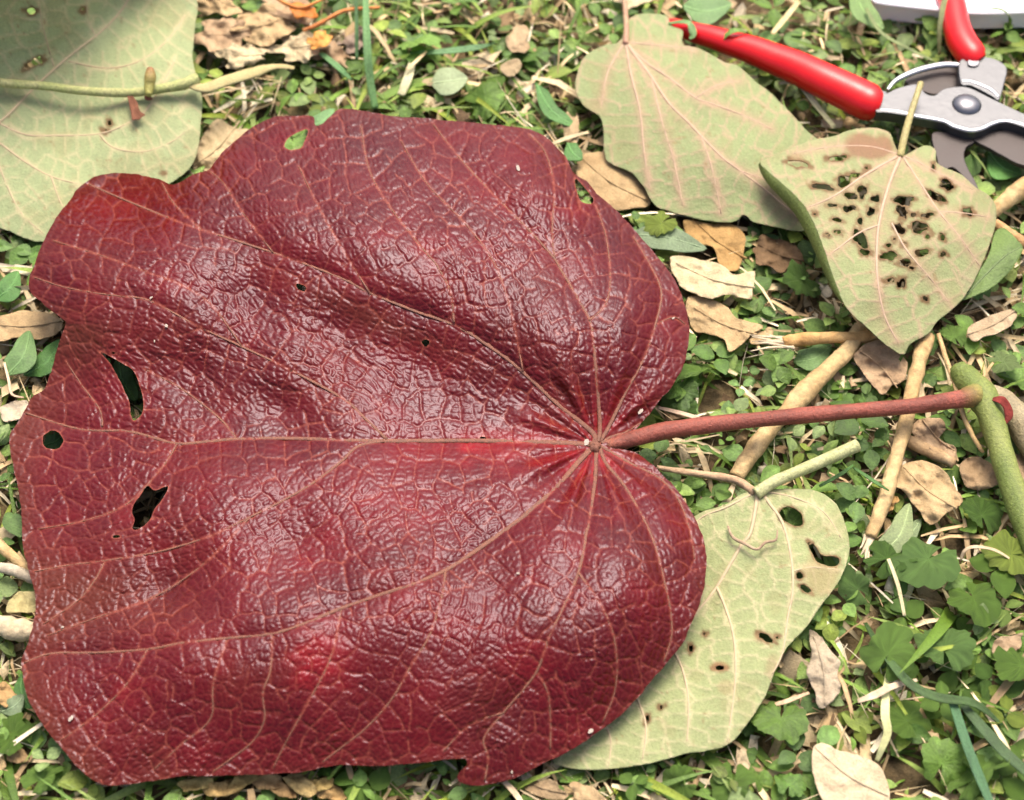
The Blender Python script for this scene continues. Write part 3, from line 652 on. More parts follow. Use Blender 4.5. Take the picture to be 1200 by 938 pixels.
# green leaf showing past the eaten leaf's right margin
def fresh_leaf(name, label, outline, ctrl, vein, col, seed, group=None, jg=.6, step=2.2, mat='leaf', vcol=(.22,.30,.12), loc=None, scal=0):
    o = jag(smooth(outline, 4), jg, 8, seed); zb = tps(ctrl); vp = [smooth(p, 4, False) for p in vein]
    c0 = o.mean(0); t = thing(name, label, 'leaf', p1(c0[0], c0[1], 0), group)
    def zf(x, y):
        D = segdist(vp, x, y)[0] if vp else np.full(x.shape, 50.)
        return zb(x, y) + MM * (1.2 * (1 - np.exp(-D / 8)) + .5 * fbm(x / 14, y / 14, seed, 3)), D
    def cf(x, y, D):
        k = (np.exp(-(D / 1.5) ** 2) * .55)[:, None]
        return (np.array(col)[None] * (1 + .25 * fbm(x / 22, y / 22, seed + 1, 3))[:, None]) * (1 - k) + np.array(vcol) * k
    sheet('blade', [o], zf, step, M[mat], t, cf, thick=.0003)
    if vp:
        q = vp[0]; zz = zf(q[:, 0], q[:, 1])[0] / MM
        v0 = tube('midrib', q, zz + .1, np.linspace(1.6, .7, len(q)), M['leaf'], t, 5, 1, .7, 0, seed, lambda L, v: np.tile(np.array(vcol), (len(L), 1)), reg=False)
    return t
fresh_leaf('green_leaf', 'glossy green leaf poking out behind the eaten leaf', [(1125,352),(1140,330),(1158,300),(1166,272),(1178,268),(1192,281),(1199,291),(1192,306),(1176,326),(1156,341)],
   [(1130,350,20),(1165,275,22),(1185,290,32),(1199,291,26),(1176,322,24),(1160,310,27)], [[(1133,345),(1155,322),(1178,300),(1196,290)]], (.17,.26,.07), 5)

# ================================================================== THE SHEARS
shears = thing('pruning_shears', 'pruning shears with glossy red grips and grey alloy jaws in the grass', 'shears', p1(1130, 130, 0))
def plate(name, pts, z, thick, mat, parent, bev=.0012, tilt=0, closed=4):
    """a solid plate: its top outline in pixels at height z, thick metres deep"""
    L = smooth(pts, closed) if closed > 1 else np.array(pts, float)
    zt = z * MM + tilt * (L[:, 0] - L[:, 0].mean()) * PXM
    a = P(L[:, 0], L[:, 1], zt); b = a - np.array([0, 0, thick]); n = len(a)
    me = bpy.data.meshes.new(name)
    me.from_pydata([tuple(q) for q in np.vstack([a, b])], [], [tuple(range(n - 1, -1, -1)), tuple(range(n, 2 * n))] + [(k, (k + 1) % n, n + (k + 1) % n, n + k) for k in range(n)])
    import bmesh
    bm = bmesh.new(); bm.from_mesh(me); bmesh.ops.recalc_face_normals(bm, faces=bm.faces); bm.to_mesh(me); bm.free()
    o = obj(name, me, mat, parent)
    if bev:
        m = o.modifiers.new('bevel', 'BEVEL'); m.width = bev; m.segments = 3; m.limit_method = 'ANGLE'; m.angle_limit = math.radians(50)
    reg_poly(np.array(L), z * MM - thick - .002)
    return o
def grip(name, pts, zs, rr, flat=.8):
    pz = np.column_stack([np.array(pts, float), zs, rr]); s = smooth(pz, 6, False)
    o = tube(name, pts, zs, rr, M['plastic'], shears, 20, 6, flat)
    return o
grip('grip', [(778,27),(790,30),(810,37),(835,44),(860,52),(885,60),(910,70),(935,80),(960,92),(985,104),(1008,115),(1020,121),(1027,124)], [16,18,20,22,23,24,25,26,27,27,27,27,26], [6,10,13.5,15.5,17.5,19.5,21,22.5,23.5,24.5,25,24.5,20], .92)
plate('inner_tang', [(985,92),(1040,107),(1045,130),(1030,133),(985,110)], 27, .006, M['steel'], shears, .001, closed=1)
grip('grip', [(1100,-60),(1108,-20),(1117,8),(1121,30),(1128,50),(1140,66),(1147,73)], [22,24,27,28,28,28,27], [16,17,17.5,18,20,19,13], .9)
body = plate('lower_jaw', [(1028,112),(1040,109),(1053,103),(1075,99),(1084,109),(1095,112),(1105,105),(1119,102),(1136,103),(1163,116),(1182,125),(1204,135),(1240,148),(1285,160),(1280,168),(1235,160),(1200,149),(1178,143),(1163,146),(1150,152),(1136,154),(1117,149),(1105,143),(1072,137),(1040,132),(1026,130)], 31, .0072, M['steel'], shears, .0004)
# the bright ground-down rim along the jaw
def rim(pts, z, r, parent, mat='bevelm'): return tube('ground_rim', pts, z, r, M[mat], parent, 8, 5, .7, reg=False)
rim([(1030,129),(1050,131),(1072,136),(1105,142),(1117,148),(1136,153),(1150,151),(1163,145),(1178,142),(1200,147),(1235,158)], 30.4, [2,3.2,3.6,3.4,3.6,3.8,3.6,3.2,3.2,3.2,2], body)
up = plate('upper_jaw', [(1124,73),(1135,68),(1150,66),(1168,70),(1180,80),(1177,98),(1171,117),(1163,113),(1150,106),(1137,100),(1126,98)], 30, .006, M['steel'], shears, .0006)
rim([(1127,95),(1138,96),(1152,101),(1163,107),(1170,114)], 29.8, [2,2.6,2.8,3,2], up)
plate('rivet', [(x, y) for x, y in blob(1141, 73, 7, 4.6, 0, 1, .05)], 31.2, .002, M['bolt'], up, .0004)
tube('spring_bar', [(1040,106),(1047,97),(1056,91),(1072,84),(1090,79),(1108,76),(1128,77)], [24,25,26,27,27,27,27], [2.4,3,3.8,4.4,4.6,4.4,4], M['bevelm'], shears, 10, 5, .8, reg=False)
plate('throat', [(1060,95),(1085,84),(1122,80),(1128,102),(1100,110),(1085,108)], 22, .004, M['blade'], shears, .0005)
# domed pivot bolt
c = p1(1133, 122.5, .0312); vs = []; fs = []; n = 24
for a in range(7):
    ph = a / 6 * math.pi / 2
    for k in range(n):
        t_ = 2 * math.pi * k / n; rr = 19.2 * PXM * math.cos(ph)
        vs.append((c[0] + rr * math.cos(t_), c[1] + rr * math.sin(t_) * .95, c[2] - .001 + .0042 * math.sin(ph)))
for a in range(6):
    for k in range(n): fs.append((a * n + k, a * n + (k + 1) % n, (a + 1) * n + (k + 1) % n, (a + 1) * n + k))
me = bpy.data.meshes.new('pivot_bolt'); me.from_pydata(vs, [], fs); me.polygons.foreach_set('use_smooth', np.ones(len(fs), bool)); obj('pivot_bolt', me, M['bolt'], shears)
plate('hook_blade', [(1092,157),(1110,155),(1130,160),(1142,166),(1133,172),(1130,184),(1136,200),(1143,212),(1147,223),(1139,219),(1131,209),(1116,196),(1102,202),(1098,186)], 25, .003, M['blade'], shears, .0006)
plate('cutting_blade', [(1140,162),(1163,154),(1200,152),(1240,164),(1280,176),(1290,190),(1250,200),(1200,194),(1176,183),(1160,174)], 25, .003, M['blade'], shears, .0006)

# white tray at the picture's top corner
tray = thing('white_tray', 'white plastic tray edge lying in the grass behind the shears', 'tray', p1(1150, -60, 0))
plate('tray_base', [(1014,-20),(1022,0),(1031,5),(1060,8),(1097,12),(1138,16),(1200,15),(1330,8),(1345,-160),(1180,-210),(1000,-190)], 22, .012, M['white'], tray, .003)
rim_pts = [(1016,-14),(1024,0),(1036,4),(1097,11),(1138,15),(1200,14),(1326,7),(1340,-158),(1180,-206),(1004,-186),(1012,-30)]
tube('tray_rim', rim_pts, [23] * len(rim_pts), [4.2] * len(rim_pts), M['white'], tray, 8, 4, .8, reg=False)

# ================================================================== TWIGS AND STALKS
tan = stem_col((.40, .26, .11), (.55, .40, .20)); brown = stem_col((.30, .19, .09), (.44, .31, .17)); grey = stem_col((.38, .31, .22), (.52, .45, .33))
def twig(name, label, pts, zs, rr, cf, seed, torn=None, group=None, cat='twig', rough=.2, sides=12):
    t = thing(name, label, cat, p1(*np.mean(np.array(pts, float), 0), 0), group)
    tube('bark' if torn else 'shaft', pts, zs, rr, M['twig'], t, sides, 6, 1, rough, seed, cf)
    if torn:
        (x, y), (dx, dy), z, r = torn
        for k in range(9):
            a = R.uniform(-.5, .5); l = R.uniform(.5, 1.3); ex, ey = dx * math.cos(a) - dy * math.sin(a), dx * math.sin(a) + dy * math.cos(a)
            ox, oy = -ey * R.uniform(-1, 1) * r * .012, ex * R.uniform(-1, 1) * r * .012
            px, py = -dy / math.hypot(dx, dy) * r * R.uniform(-.8, .8), dx / math.hypot(dx, dy) * r * R.uniform(-.8, .8)
            tube('torn_fibre', [(x + px - dx * .25, y + py - dy * .25), (x + px + ex * l * .5, y + py + ey * l * .5), (x + px * 1.4 + ex * l, y + py * 1.4 + ey * l)], [z, z + 1, z + R.uniform(-2, 3)], [r * .3, r * .2, .5], M['straw'], t, 5, 3, .6, .2, k, stem_col((.48, .38, .24), (.62, .53, .38)), reg=False)
    return t
twig('dead_stick', 'thick tan dead stick crossing beneath the pink leaf stalk', [(862,560),(880,532),(905,500),(925,480),(945,458),(972,432),(995,408),(1008,385)], [13,15,17,18,18,17,15,13], [9,10,10,10.5,12.5,10,10,9], tan, 3)
twig('dead_stick', 'straight slender tan stick with a split end under the pink stalk', [(1020,630),(1035,590),(1048,545),(1060,500),(1070,455),(1078,420),(1086,395)], [14,16,18,19,19,18,16], [7.5,8,8,8.5,8.5,9,9.5], tan, 4, ((1018,634),(-8,20),14,8))
twig('broken_stick', 'short snapped tan stick with a white frayed end below the eaten leaf', [(918,402),(940,398),(970,396),(1000,396),(1025,395)], [17,18,18,17,14], [8,7.5,7,7,7], stem_col((.44,.24,.08), (.55,.36,.15)), 5, ((922,401),(-34,-4),18,8))
twig('tan_stick', 'smooth tan stick pointing at the shears blades', [(1160,250),(1178,236),(1195,224),(1225,205)], [16,18,19,18], [9,10,12,12], tan, 6)
twig('tan_stick', 'orange brown stick beside the green leaf tip', [(1166,262),(1180,272),(1195,282),(1230,300)], [16,17,17,15], [6,6.5,7,7], stem_col((.40,.22,.09),(.5,.32,.15)), 7)
twig('short_stick', 'short brown stick lying on the dry leaf scraps', [(1058,512),(1075,522),(1095,532),(1118,543)], [14,15,15,13], [6.5,7,7,6], brown, 8)
twig('thin_straw', 'thin bent tan straw passing under the pink stalk end', [(1100,392),(1108,420),(1118,448),(1130,490),(1145,520),(1152,530)], [20,21,21,20,18,15], [2.6,3,3,2.8,2.6,2], tan, 9, sides=7)
twig('thin_twig', 'thin brown twig leading to the light green stalk joint', [(770,548),(800,553),(835,558),(862,563),(885,577)], [18,19,21,24,27], [3,3.6,4,5,5], stem_col((.42,.27,.16),(.5,.34,.2)), 10, sides=8)
twig('curly_tendril', 'dry curly tendril lying on the pale leaf', [(853,617),(859,630),(872,637),(887,644),(897,636),(909,633),(911,621)], [25,27,28,29,30,30,31], [1.2,1.7,1.9,1.5,1.7,1.3,.8], stem_col((.28,.19,.12),(.40,.29,.19)), 11, sides=7)
twig('dead_stick', 'pale stick end sticking out at the red leaf lower margin', [(-30,728),(0,733),(20,738),(48,741)], [12,13,13,12], [12,12.5,12,10], stem_col((.46,.36,.22),(.56,.46,.3)), 12)
twig('dead_stick', 'slim tan stick slanting under the red leaf edge', [(-20,620),(0,640),(18,655),(38,672)], [10,12,12,10], [6,6.5,6,5], tan, 13)
twig('dead_stick', 'pale curled bark stick above the grass near the red leaf', [(-10,664),(10,667),(25,672),(40,680)], [15,15,14,12], [5,6,6.5,5], grey, 14)
# green twig lying over the far leaf, with its bud
gt = thing('green_twig', 'thin green twig with a bud laid across the big sage leaf', 'twig', p1(100, 105, 0))
tw = np.array([(-60,88),(0,97),(50,101),(100,107),(150,109),(185,105),(215,99),(232,93)], float); twz = np.maximum(sage_z(tw[:, 0], tw[:, 1])[0] / MM + 5, 36)
tube('shaft', tw, twz, [5.5,5.5,5.5,5.5,5.8,6.2,7.5,9], M['petiole'], gt, 12, 6, 1, .08, 5, stem_col((.32,.36,.12),(.42,.40,.18)))
tube('dry_end', [(222,98),(240,103),(268,94),(300,84),(325,78),(345,80)], [36,35,33,30,27,24], [6,8,9.5,8.5,5,3], M['dry'], gt, 10, 5, .35, .2, 6, stem_col((.46,.36,.17),(.5,.45,.22)))
tube('bud', [(174,112),(175,100),(176,90),(176,80)], [40,42,45,47], [4,6.5,7.5,4], M['petiole'], gt, 10, 4, 1, .1, 7, lambda L, v: np.array((.38,.36,.10))[None] * (1 - L[:, None] ** 2) + np.array((.26,.10,.05))[None] * L[:, None] ** 2)
strip('bract', [(152,112),(156,122),(159,132),(163,140)], [36,35,34,33], [3,5,5.5,9], M['dry'], gt, (.20,.085,.05), 4)
strip('bract', [(172,112),(174,116),(178,115)], [36,35,34], [3,4,2], M['dry'], gt, (.16,.06,.04), 5)
twig('orange_strand', 'thin orange dry strand beside the crumpled tan leaves', [(355,36),(370,30),(385,22),(407,12),(445,9)], [26,28,30,31,28], [2,2.6,2.6,2.4,2], stem_col((.50,.17,.05),(.58,.24,.08)), 15, sides=7)
twig('orange_strand', 'forked orange dry strand over the crumpled tan leaves', [(318,-8),(332,3),(350,9),(366,5),(384,-4)], [32,32,31,31,30], [2.2,2.6,3,2.4,2], stem_col((.52,.19,.05),(.6,.26,.08)), 16, sides=7)

# ================================================================== DRY LEAVES
def dry_leaf(label, cx, cy, rx, ry, rot, z, col, seed, crump=5.0, outline=None, n=18, name='dry_leaf', rough=.28, group=None, mat='dry', step=2.4, curl=.0):
    if outline is None: outline = blob(cx, cy, rx, ry, rot, seed, rough, n)
    o = jag(smooth(outline, 4), 2.0, 7, seed); c0 = o.mean(0); ext = np.ptp(o, axis=0).max()
    t = thing(name, label, 'dry leaf', p1(c0[0], c0[1], 0), group)
    def zf(x, y):
        rid = 1 - np.abs(fbm(x / (ext * .28), y / (ext * .24), seed, 4)) * 2
        q = np.hypot(x - c0[0], y - c0[1]) / (ext * .5)
        zz = z * MM + MM * crump * (.42 * np.clip(rid, -.1, 1) - .2 + .55 * fbm(x / (ext * .33), y / (ext * .3), seed + 11, 2) + .3 * fbm(x / 9, y / 8, seed + 3, 4)) - MM * curl * q * q
        return np.maximum(zz, .004), rid
    def cf(x, y, rid):
        k = 1 + .18 * fbm(x / 12, y / 12, seed + 5, 4) + .10 * (rid - .5)
        c = np.array(col)[None] * k[:, None]
        s = (np.clip(fbm(x / 16, y / 13, seed + 8, 4) * 1.2 - .1, 0, .3))[:, None]
        return np.clip(c * (1 - s) + np.array(col)[None] * np.array([.5, .42, .35]) * s, 0, 1)
    hl = [blob(c0[0] + R.uniform(-.3, .3) * ext * .5, c0[1] + R.uniform(-.2, .2) * ext * .4, ext * .025, ext * .018, R.random() * 3, seed + k, .4) for k in range(3)] if ext > 45 else []
    sheet('blade', [o] + hl, zf, step, M[mat], t, cf, thick=.0004, reg=True)
    if ext > 50:
        ev, vc = np.linalg.eigh(np.cov((o - c0).T)); ax_ = vc[:, 1]; hl_ = 1.35 * math.sqrt(ev[1]); nn_ = np.array([-ax_[1], ax_[0]]) * hl_ * .12
        p0, p2 = c0 - ax_ * hl_, c0 + ax_ * hl_ ; p0, p2 = p0 + nn_, p2 + nn_
        q = smooth([p0, c0, p2], 8, False); zz = zf(q[:, 0], q[:, 1])[0] / MM + .3
        tube('midrib', q, zz, np.linspace(1.6, .6, len(q)), M['dry'], t, 5, 1, .8, 0, seed, lambda L, v: np.tile(np.array(col) * .92, (len(L), 1)), reg=False)
    return t
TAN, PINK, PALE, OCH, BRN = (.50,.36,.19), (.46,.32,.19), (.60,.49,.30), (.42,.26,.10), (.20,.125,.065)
dry_leaf('crumpled cream dry leaf against the red leaf right lobe', 0,0,0,0,0, 18, PALE, 1, 5, [(785,302),(800,300),(820,304),(845,310),(862,322),(884,318),(882,340),(880,351),(868,349),(850,345),(835,350),(815,345),(800,338),(790,322)])
dry_leaf('tattered tan dry leaf below the crumpled cream leaf', 0,0,0,0,0, 15, TAN, 2, 5, [(806,348),(830,350),(850,358),(862,372),(880,378),(895,384),(880,392),(868,405),(855,412),(848,398),(830,392),(815,388),(806,372)])
dry_leaf('smooth curved brown dry leaf behind the red leaf shoulder', 0,0,0,0,0, 16, (.44,.31,.16), 3, 2.5, [(678,185),(690,180),(715,180),(740,200),(758,220),(762,240),(745,245),(720,246),(700,235),(688,215),(676,205)], curl=4)
dry_leaf('ochre dry leaf half hidden under the pink veined leaf', 0,0,0,0,0, 13, OCH, 4, 4, [(800,258),(830,262),(855,262),(872,275),(870,300),(862,318),(845,312),(835,290),(812,285)])
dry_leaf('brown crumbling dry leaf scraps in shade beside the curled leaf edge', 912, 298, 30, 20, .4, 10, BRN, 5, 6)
dry_leaf('ruffled light brown dry leaf hanging under the eaten leaf tip', 0,0,0,0,0, 15, PINK, 6, 6, [(1000,420),(1012,405),(1030,398),(1050,412),(1062,425),(1060,445),(1045,452),(1035,462),(1020,450),(1010,435)])
dry_leaf('lumpy tan dry leaf scrap above the short brown stick', 0,0,0,0,0, 14, PINK, 7, 6, [(1068,500),(1085,490),(1105,492),(1108,505),(1100,515),(1120,525),(1118,538),(1098,530),(1080,520)])
dry_leaf('large lumpy tan dry leaf beside the slender split stick', 0,0,0,0,0, 15, TAN, 8, 6, [(1045,565),(1058,545),(1080,540),(1105,550),(1118,570),(1128,588),(1110,602),(1090,615),(1078,600),(1060,578)])
dry_leaf('flat ragged cream dry leaf lying alone on the sunny grass', 0,0,0,0,0, 17, (.62,.50,.33), 9, 1.6, [(952,880),(962,870),(985,880),(1005,885),(1025,893),(1038,910),(1043,938),(1035,955),(980,955),(960,930),(953,905)], curl=2)
dry_leaf('twisted greyish brown dry leaf beside the pale leaf margin', 0,0,0,0,0, 15, (.44,.36,.25), 10, 6, [(948,738),(960,745),(972,760),(985,775),(982,790),(985,808),(975,822),(960,830),(955,810),(945,790),(950,770)])
dry_leaf('tan dry leaf strip at the red leaf left shoulder', 0,0,0,0,0, 12, (.48,.34,.18), 11, 3, [(-20,380),(0,370),(30,364),(60,368),(73,378),(66,392),(40,398),(20,395),(0,400)])
dry_leaf('pale papery dry scrap beside the leaf tip', 0,0,0,0,0, 11, (.6,.5,.36), 12, 3, [(0,478),(15,470),(30,470),(34,482),(22,492),(5,494)])
dry_leaf('rough tan dry leaf lying between round clover leaves', 0,0,0,0,0, 16, (.46,.35,.22), 13, 3, [(1135,385),(1160,370),(1185,363),(1191,370),(1180,385),(1155,395),(1140,400)])
dry_leaf('brown dry leaf under the green stem', 0,0,0,0,0, 10, (.36,.25,.14), 14, 5, [(1125,545),(1145,535),(1165,548),(1172,565),(1150,575),(1130,568)])
dry_leaf('brown dry leaf on the far side of the green stem', 0,0,0,0,0, 10, (.42,.30,.18), 15, 4, [(1185,540),(1205,530),(1230,545),(1225,570),(1195,575)])
dry_leaf('cream crumpled dry leaf filling the corner between sage leaf and red leaf', 0,0,0,0,0, 11, (.54,.42,.24), 16, 6, [(235,165),(255,140),(275,150),(292,152),(285,165),(262,182),(245,200),(232,205),(226,192)])
for k, (x, y, rx, ry, z, c, l) in enumerate([(262,40,34,22,20,PINK,'crumpled pinkish tan dry leaf at the sage leaf edge'),(310,30,36,20,24,TAN,'crinkled tan dry leaf in the middle of the dry heap'),(352,55,30,16,20,PALE,'pale crinkled dry leaf at the heap edge'),(285,66,26,14,22,PALE,'small curled cream dry leaf over the twig end'),(330,0,38,16,22,PINK,'crumpled tan dry leaf at the back of the heap'),(255,0,26,20,20,TAN,'dusty tan dry leaf behind the heap'),(388,62,22,14,14,PINK,'frayed brown dry scrap near the orange strand'),(420,45,22,12,10,(.36,.27,.2),'dull brown dry scrap in the far grass')]):
    dry_leaf(l, x, y, rx, ry, R.uniform(-.5, .5), z, c, 20 + k, 8, rough=.35)
dry_leaf('orange dry petal on the tan leaf heap', 356, 13, 15, 9, .3, 30, (.72,.27,.05), 31, 4, name='dry_petal', mat='orange')
dry_leaf('yellow orange dry petal near the green grass blades', 375, 46, 13, 9, -.5, 27, (.75,.38,.09), 32, 4, name='dry_petal', mat='orange')
for k, (x, y, rx, ry, z, c, l) in enumerate([(608,45,13,17,14,(.47,.34,.2),'short tan bark piece in the far grass'),(668,150,10,20,15,(.47,.35,.2),'small tan dry strip behind the red leaf top edge'),(600,80,12,10,12,(.38,.29,.17),'little brown dry scrap among far clover'),(700,110,8,6,12,TAN,'tiny tan flake beside the pink veined leaf'),(745,-5,26,14,14,PALE,'pale dry leaf behind the pink leaf stalk'),(975,145,13,6,10,PALE,'papery flake by the red grip'),(895,395,14,10,12,TAN,'small tan flake by the frayed stick'),(870,895,9,16,10,(.5,.4,.25),'upright tan seed husk below the pale leaf'),(640,925,22,10,9,(.36,.26,.15),'brown dry flake below the red leaf notch'),(690,930,20,11,10,(.46,.33,.18),'curled tan flake by the lower leaf tip'),(20,885,14,9,9,(.3,.2,.1),'brown dry flake beside the lower left clover'),(5,815,12,14,12,(.42,.27,.12),'ochre dry scrap at the red leaf lower left margin'),(1180,755,22,10,11,(.4,.29,.18),'brown dry leaf bit among scalloped weeds'),(1040,590,12,8,13,OCH,'ochre flake near the split stick end'),(30,705,22,16,12,(.42,.36,.17),'olive dry leaf under the red leaf margin')]):
    dry_leaf(l, x, y, rx, ry, R.uniform(-.6, .6), z, c, 50 + k, 3.2, n=12, name='dry_flake')
# tangle of dried grass under the lower margin
for k in range(9):
    x = 235 + k * 19 + R.uniform(-6, 6); y = 918 + R.uniform(-6, 10)
    dry_leaf('frayed brown dry grass tuft piece under the red leaf lower edge', x, y, 20, 9, R.uniform(-.7, .7), R.uniform(6, 11), (.40 + .1 * R.random(), .28 + .07 * R.random(), .13), 80 + k, 4.5, n=12, name='dry_tuft', group='dry grass pieces under the lower leaf edge', step=2.8)

# ================================================================== SINGLE GREEN LEAVES AND BLADES ONE CAN PICK OUT
def lance(label, p0, p1_, wpx, z, col, seed, name='weed_leaf', bow=.12, zt=None):
    a, b = np.array(p0, float), np.array(p1_, float); d = b - a; n = np.array([-d[1], d[0]]); mid = (a + b) / 2 + n * bow
    nn = n / np.hypot(*n) * wpx
    pts = [a, a * .75 + mid * .25 + nn * .55, (a + mid) / 2 + nn * .95, mid + nn, (b + mid) / 2 + nn * .75, b, (b + mid) / 2 - nn * .75, mid - nn, (a + mid) / 2 - nn * .95, a * .75 + mid * .25 - nn * .55]
    zt = z if zt is None else zt
    ctrl = [(*a, z - 4), (*mid, z + 2), (*b, zt - 3), (*(mid + nn), z), (*(mid - nn), z)]
    return fresh_leaf(name, label, pts, ctrl, [[tuple(a), tuple(mid), tuple(b)]], col, seed, jg=.4, vcol=tuple(c * 1.5 + .03 for c in col))
G1, G2, G3, G4, G5 = (.075,.19,.04), (.11,.25,.065), (.05,.13,.035), (.17,.29,.10), (.19,.26,.14)
lance('pale green lance leaf by the split stick end', (1028,655), (1066,590), 15, 16, (.27,.34,.15), 1)
lance('broad dark green blade behind the red leaf top', (628,98), (676,150), 9, 18, G2, 2)
lance('grey green lance leaf tip poking out by the red leaf shoulder', (735,275), (828,292), 14, 18, G5, 3, bow=-.05)
lance('bright green leaf standing at the red leaf left margin', (8,440), (35,388), 16, 18, G4, 4)
lance('dark green leaf tucked behind the red leaf tip', (28,440), (72,398), 13, 14, G1, 5)
lance('mid green leaf at the red leaf left shoulder', (-8,352), (22,318), 14, 15, G2, 6)
lance('yellow green pointed leaf under the red leaf hole', (140,415), (160,470), 14, 10, G2, 7)
lance('green pointed leaf behind the frayed stick', (930,425), (975,405), 14, 10, G4, 8)
lance('glossy green leaf between shears blades and tan stick', (1158,178), (1196,205), 16, 15, (.12,.30,.06), 9)
lance('small oval green leaf below the red leaf top corner', (665,168), (682,188), 10, 20, G2, 10)
lance('long green leaf running to the top behind the shears', (1000,-20), (1035,35), 13, 26, (.20,.32,.10), 11)
lance('round pale green leaf in the far grass', (505,98), (548,92), 16, 17, (.33,.40,.22), 12, bow=0)
lance('bright green leaf over the far end of the red grip', (800,8), (858,5), 16, 20, (.2,.34,.13), 13)
lance('green leaf against the lower left margin of the red leaf', (25,790), (38,835), 10, 9, G1, 14)
lance('grey green leaf at the red leaf lower left corner', (0,835), (28,815), 11, 12, G5, 15)
lance('wide pale green leaf beside the slender stick foot', (1040,640), (1080,608), 10, 12, (.25,.33,.16), 16)
lance('green leaf folded beside the sage leaf rim', (196,218), (240,195), 6, 14, (.22,.34,.08), 17)
lance('dark green leaf below the round red leaf hole', (50,522), (76,508), 10, 6, G1, 18)
lance('green leaf seen beneath the far notch of the red leaf', (355,150), (392,128), 10, 22, (.17,.32,.12), 19)
def grass_blade(label, pts, zs, w, col, seed, name='grass_blade', cat='grass', mat='leaf'):
    c0 = np.mean(np.array(pts, float), 0); o = strip(name, pts, zs, w, M[mat], None, col, seed, 1.6)
    return tag(o, label, cat)
grass_blade('dark grass blade arching beside the scalloped weeds', [(1014,730),(1035,765),(1067,802),(1100,818),(1142,825),(1175,850)], [10,20,25,24,20,14], [2,4,5,5,4.5,1], (.06,.12,.03), 1)
grass_blade('stiff blue green grass blade crossing the arching blade', [(1116,822),(1130,865),(1145,905),(1162,945)], [20,22,24,24], [4.5,5,5,4], (.07,.17,.07), 2)
grass_blade('broad dark grass blade running off beyond the weeds', [(1128,826),(1155,858),(1180,885),(1215,915)], [16,20,22,20], [4,6,6,5], (.07,.13,.045), 3)
grass_blade('tall bright grass blade rising behind the red leaf top', [(440,128),(434,95),(430,50),(428,-20)], [12,22,34,44], [4,5,5,3], (.16,.32,.11), 4)
grass_blade('thin upright grass blade beside the tall bright blade', [(418,70),(418,40),(417,-10)], [20,28,38], [1.8,2.4,2], (.10,.22,.07), 5)
grass_blade('flat bright grass blade slanting toward the red leaf', [(375,62),(395,78),(412,94)], [22,20,14], [3,4.5,2], (.16,.34,.12), 6)
grass_blade('pale grass blade lying behind the far clover', [(480,62),(520,61),(560,56),(580,50)], [16,19,19,14], [2,5,5,1], (.14,.28,.11), 7)
grass_blade('green grass blade crossing the far end of the red grip', [(845,48),(853,40),(862,36),(875,38)], [26,31,33,31], [3,4,4,1.5], (.22,.36,.08), 8)
grass_blade('green curl of grass over the tip of the red grip', [(783,28),(796,26),(808,28),(812,40),(808,46)], [24,27,28,26,24], [2,3,4,5,2], (.20,.34,.12), 9)
grass_blade('long grass stalk bending toward the shears', [(1015,10),(1032,38),(1060,55),(1095,72)], [30,30,28,24], [2.4,2.6,2.2,1.6], (.26,.32,.12), 10)
grass_blade('grass blade leaning before the second red grip', [(1101,65),(1101,35),(1106,5),(1112,-15)], [20,34,42,46], [2.5,3,3.4,3], (.34,.36,.15), 11)
grass_blade('yellow green grass blade below the white tray', [(1180,35),(1184,22),(1175,12),(1162,10)], [12,26,34,36], [2,2.6,2,1], (.2,.33,.1), 12)
grass_blade('slim green grass blade crossing the slender stick', [(1000,548),(1015,558),(1030,568),(1042,575)], [22,24,25,22], [1.2,2.2,2,.8], (.09,.21,.05), 13)
grass_blade('grass blade beneath the light green stalk end', [(960,570),(985,556),(1000,545)], [18,20,16], [1.4,2.2,1], (.11,.25,.06), 14)
STR = (.58,.46,.28)
for k, (l, p, z, wd) in enumerate([
 ('pale forked straw standing by the scalloped weeds', [(1040,790),(1038,815),(1037,838),(1040,858),(1034,876),(1027,893)], [14,19,21,20,17,12], [2.5,4,4.5,4,3.4,2]),
 ('pale straw lying across the forked straw', [(1005,822),(1025,815),(1045,805),(1075,797)], [20,22,22,18], [2,4,3.4,1.6]),
 ('cream straw arching among the scalloped weeds', [(1126,657),(1130,646),(1142,641),(1166,645),(1188,658)], [18,22,24,23,17], [1.3,1.7,1.8,1.7,1.2]),
 ('straight pale straw leaning over scalloped weeds', [(1041,655),(1052,685),(1060,722)], [26,25,22], [1.8,2,1.6]),
 ('short pale straw between pale leaf and clover', [(900,828),(922,822),(948,812)], [12,15,13], [1.5,2.4,1.5]),
 ('bleached broken straw in the far grass', [(470,112),(478,92),(484,70)], [14,17,17], [5,6,4]),
 ('white fibrous straw in the far grass', [(476,82),(488,72),(500,60)], [20,21,18], [1.5,2.5,1.5]),
 ('folded straw strip beside the red grip', [(912,98),(935,98),(955,122),(978,150)], [16,20,19,14], [2,4,4,3]),
 ('pinkish straw beside the pink veined leaf', [(645,170),(665,162),(690,155)], [16,18,16], [2,3,2]),
 ('grey straw below the white tray', [(905,40),(920,22),(936,2)], [14,16,16], [3,4,3.4]),
 ('hooked thin straw at the red leaf left margin', [(5,425),(10,445),(14,462),(28,466)], [18,19,18,14], [1.2,1.4,1.4,1]),
 ('ochre straw lying below the red leaf notch', [(590,915),(602,928),(612,942)], [12,12,11], [2.5,3,2.5]),
 ('thin straw crossing the brown scraps by the pink stalk', [(770,478),(800,485),(830,494),(850,497)], [12,14,14,12], [2,2.6,2.4,2])]):
    grass_blade(l, p, z, wd, tuple(c * R.uniform(.85, 1.1) for c in STR), 30 + k, 'straw', 'straw', 'straw')

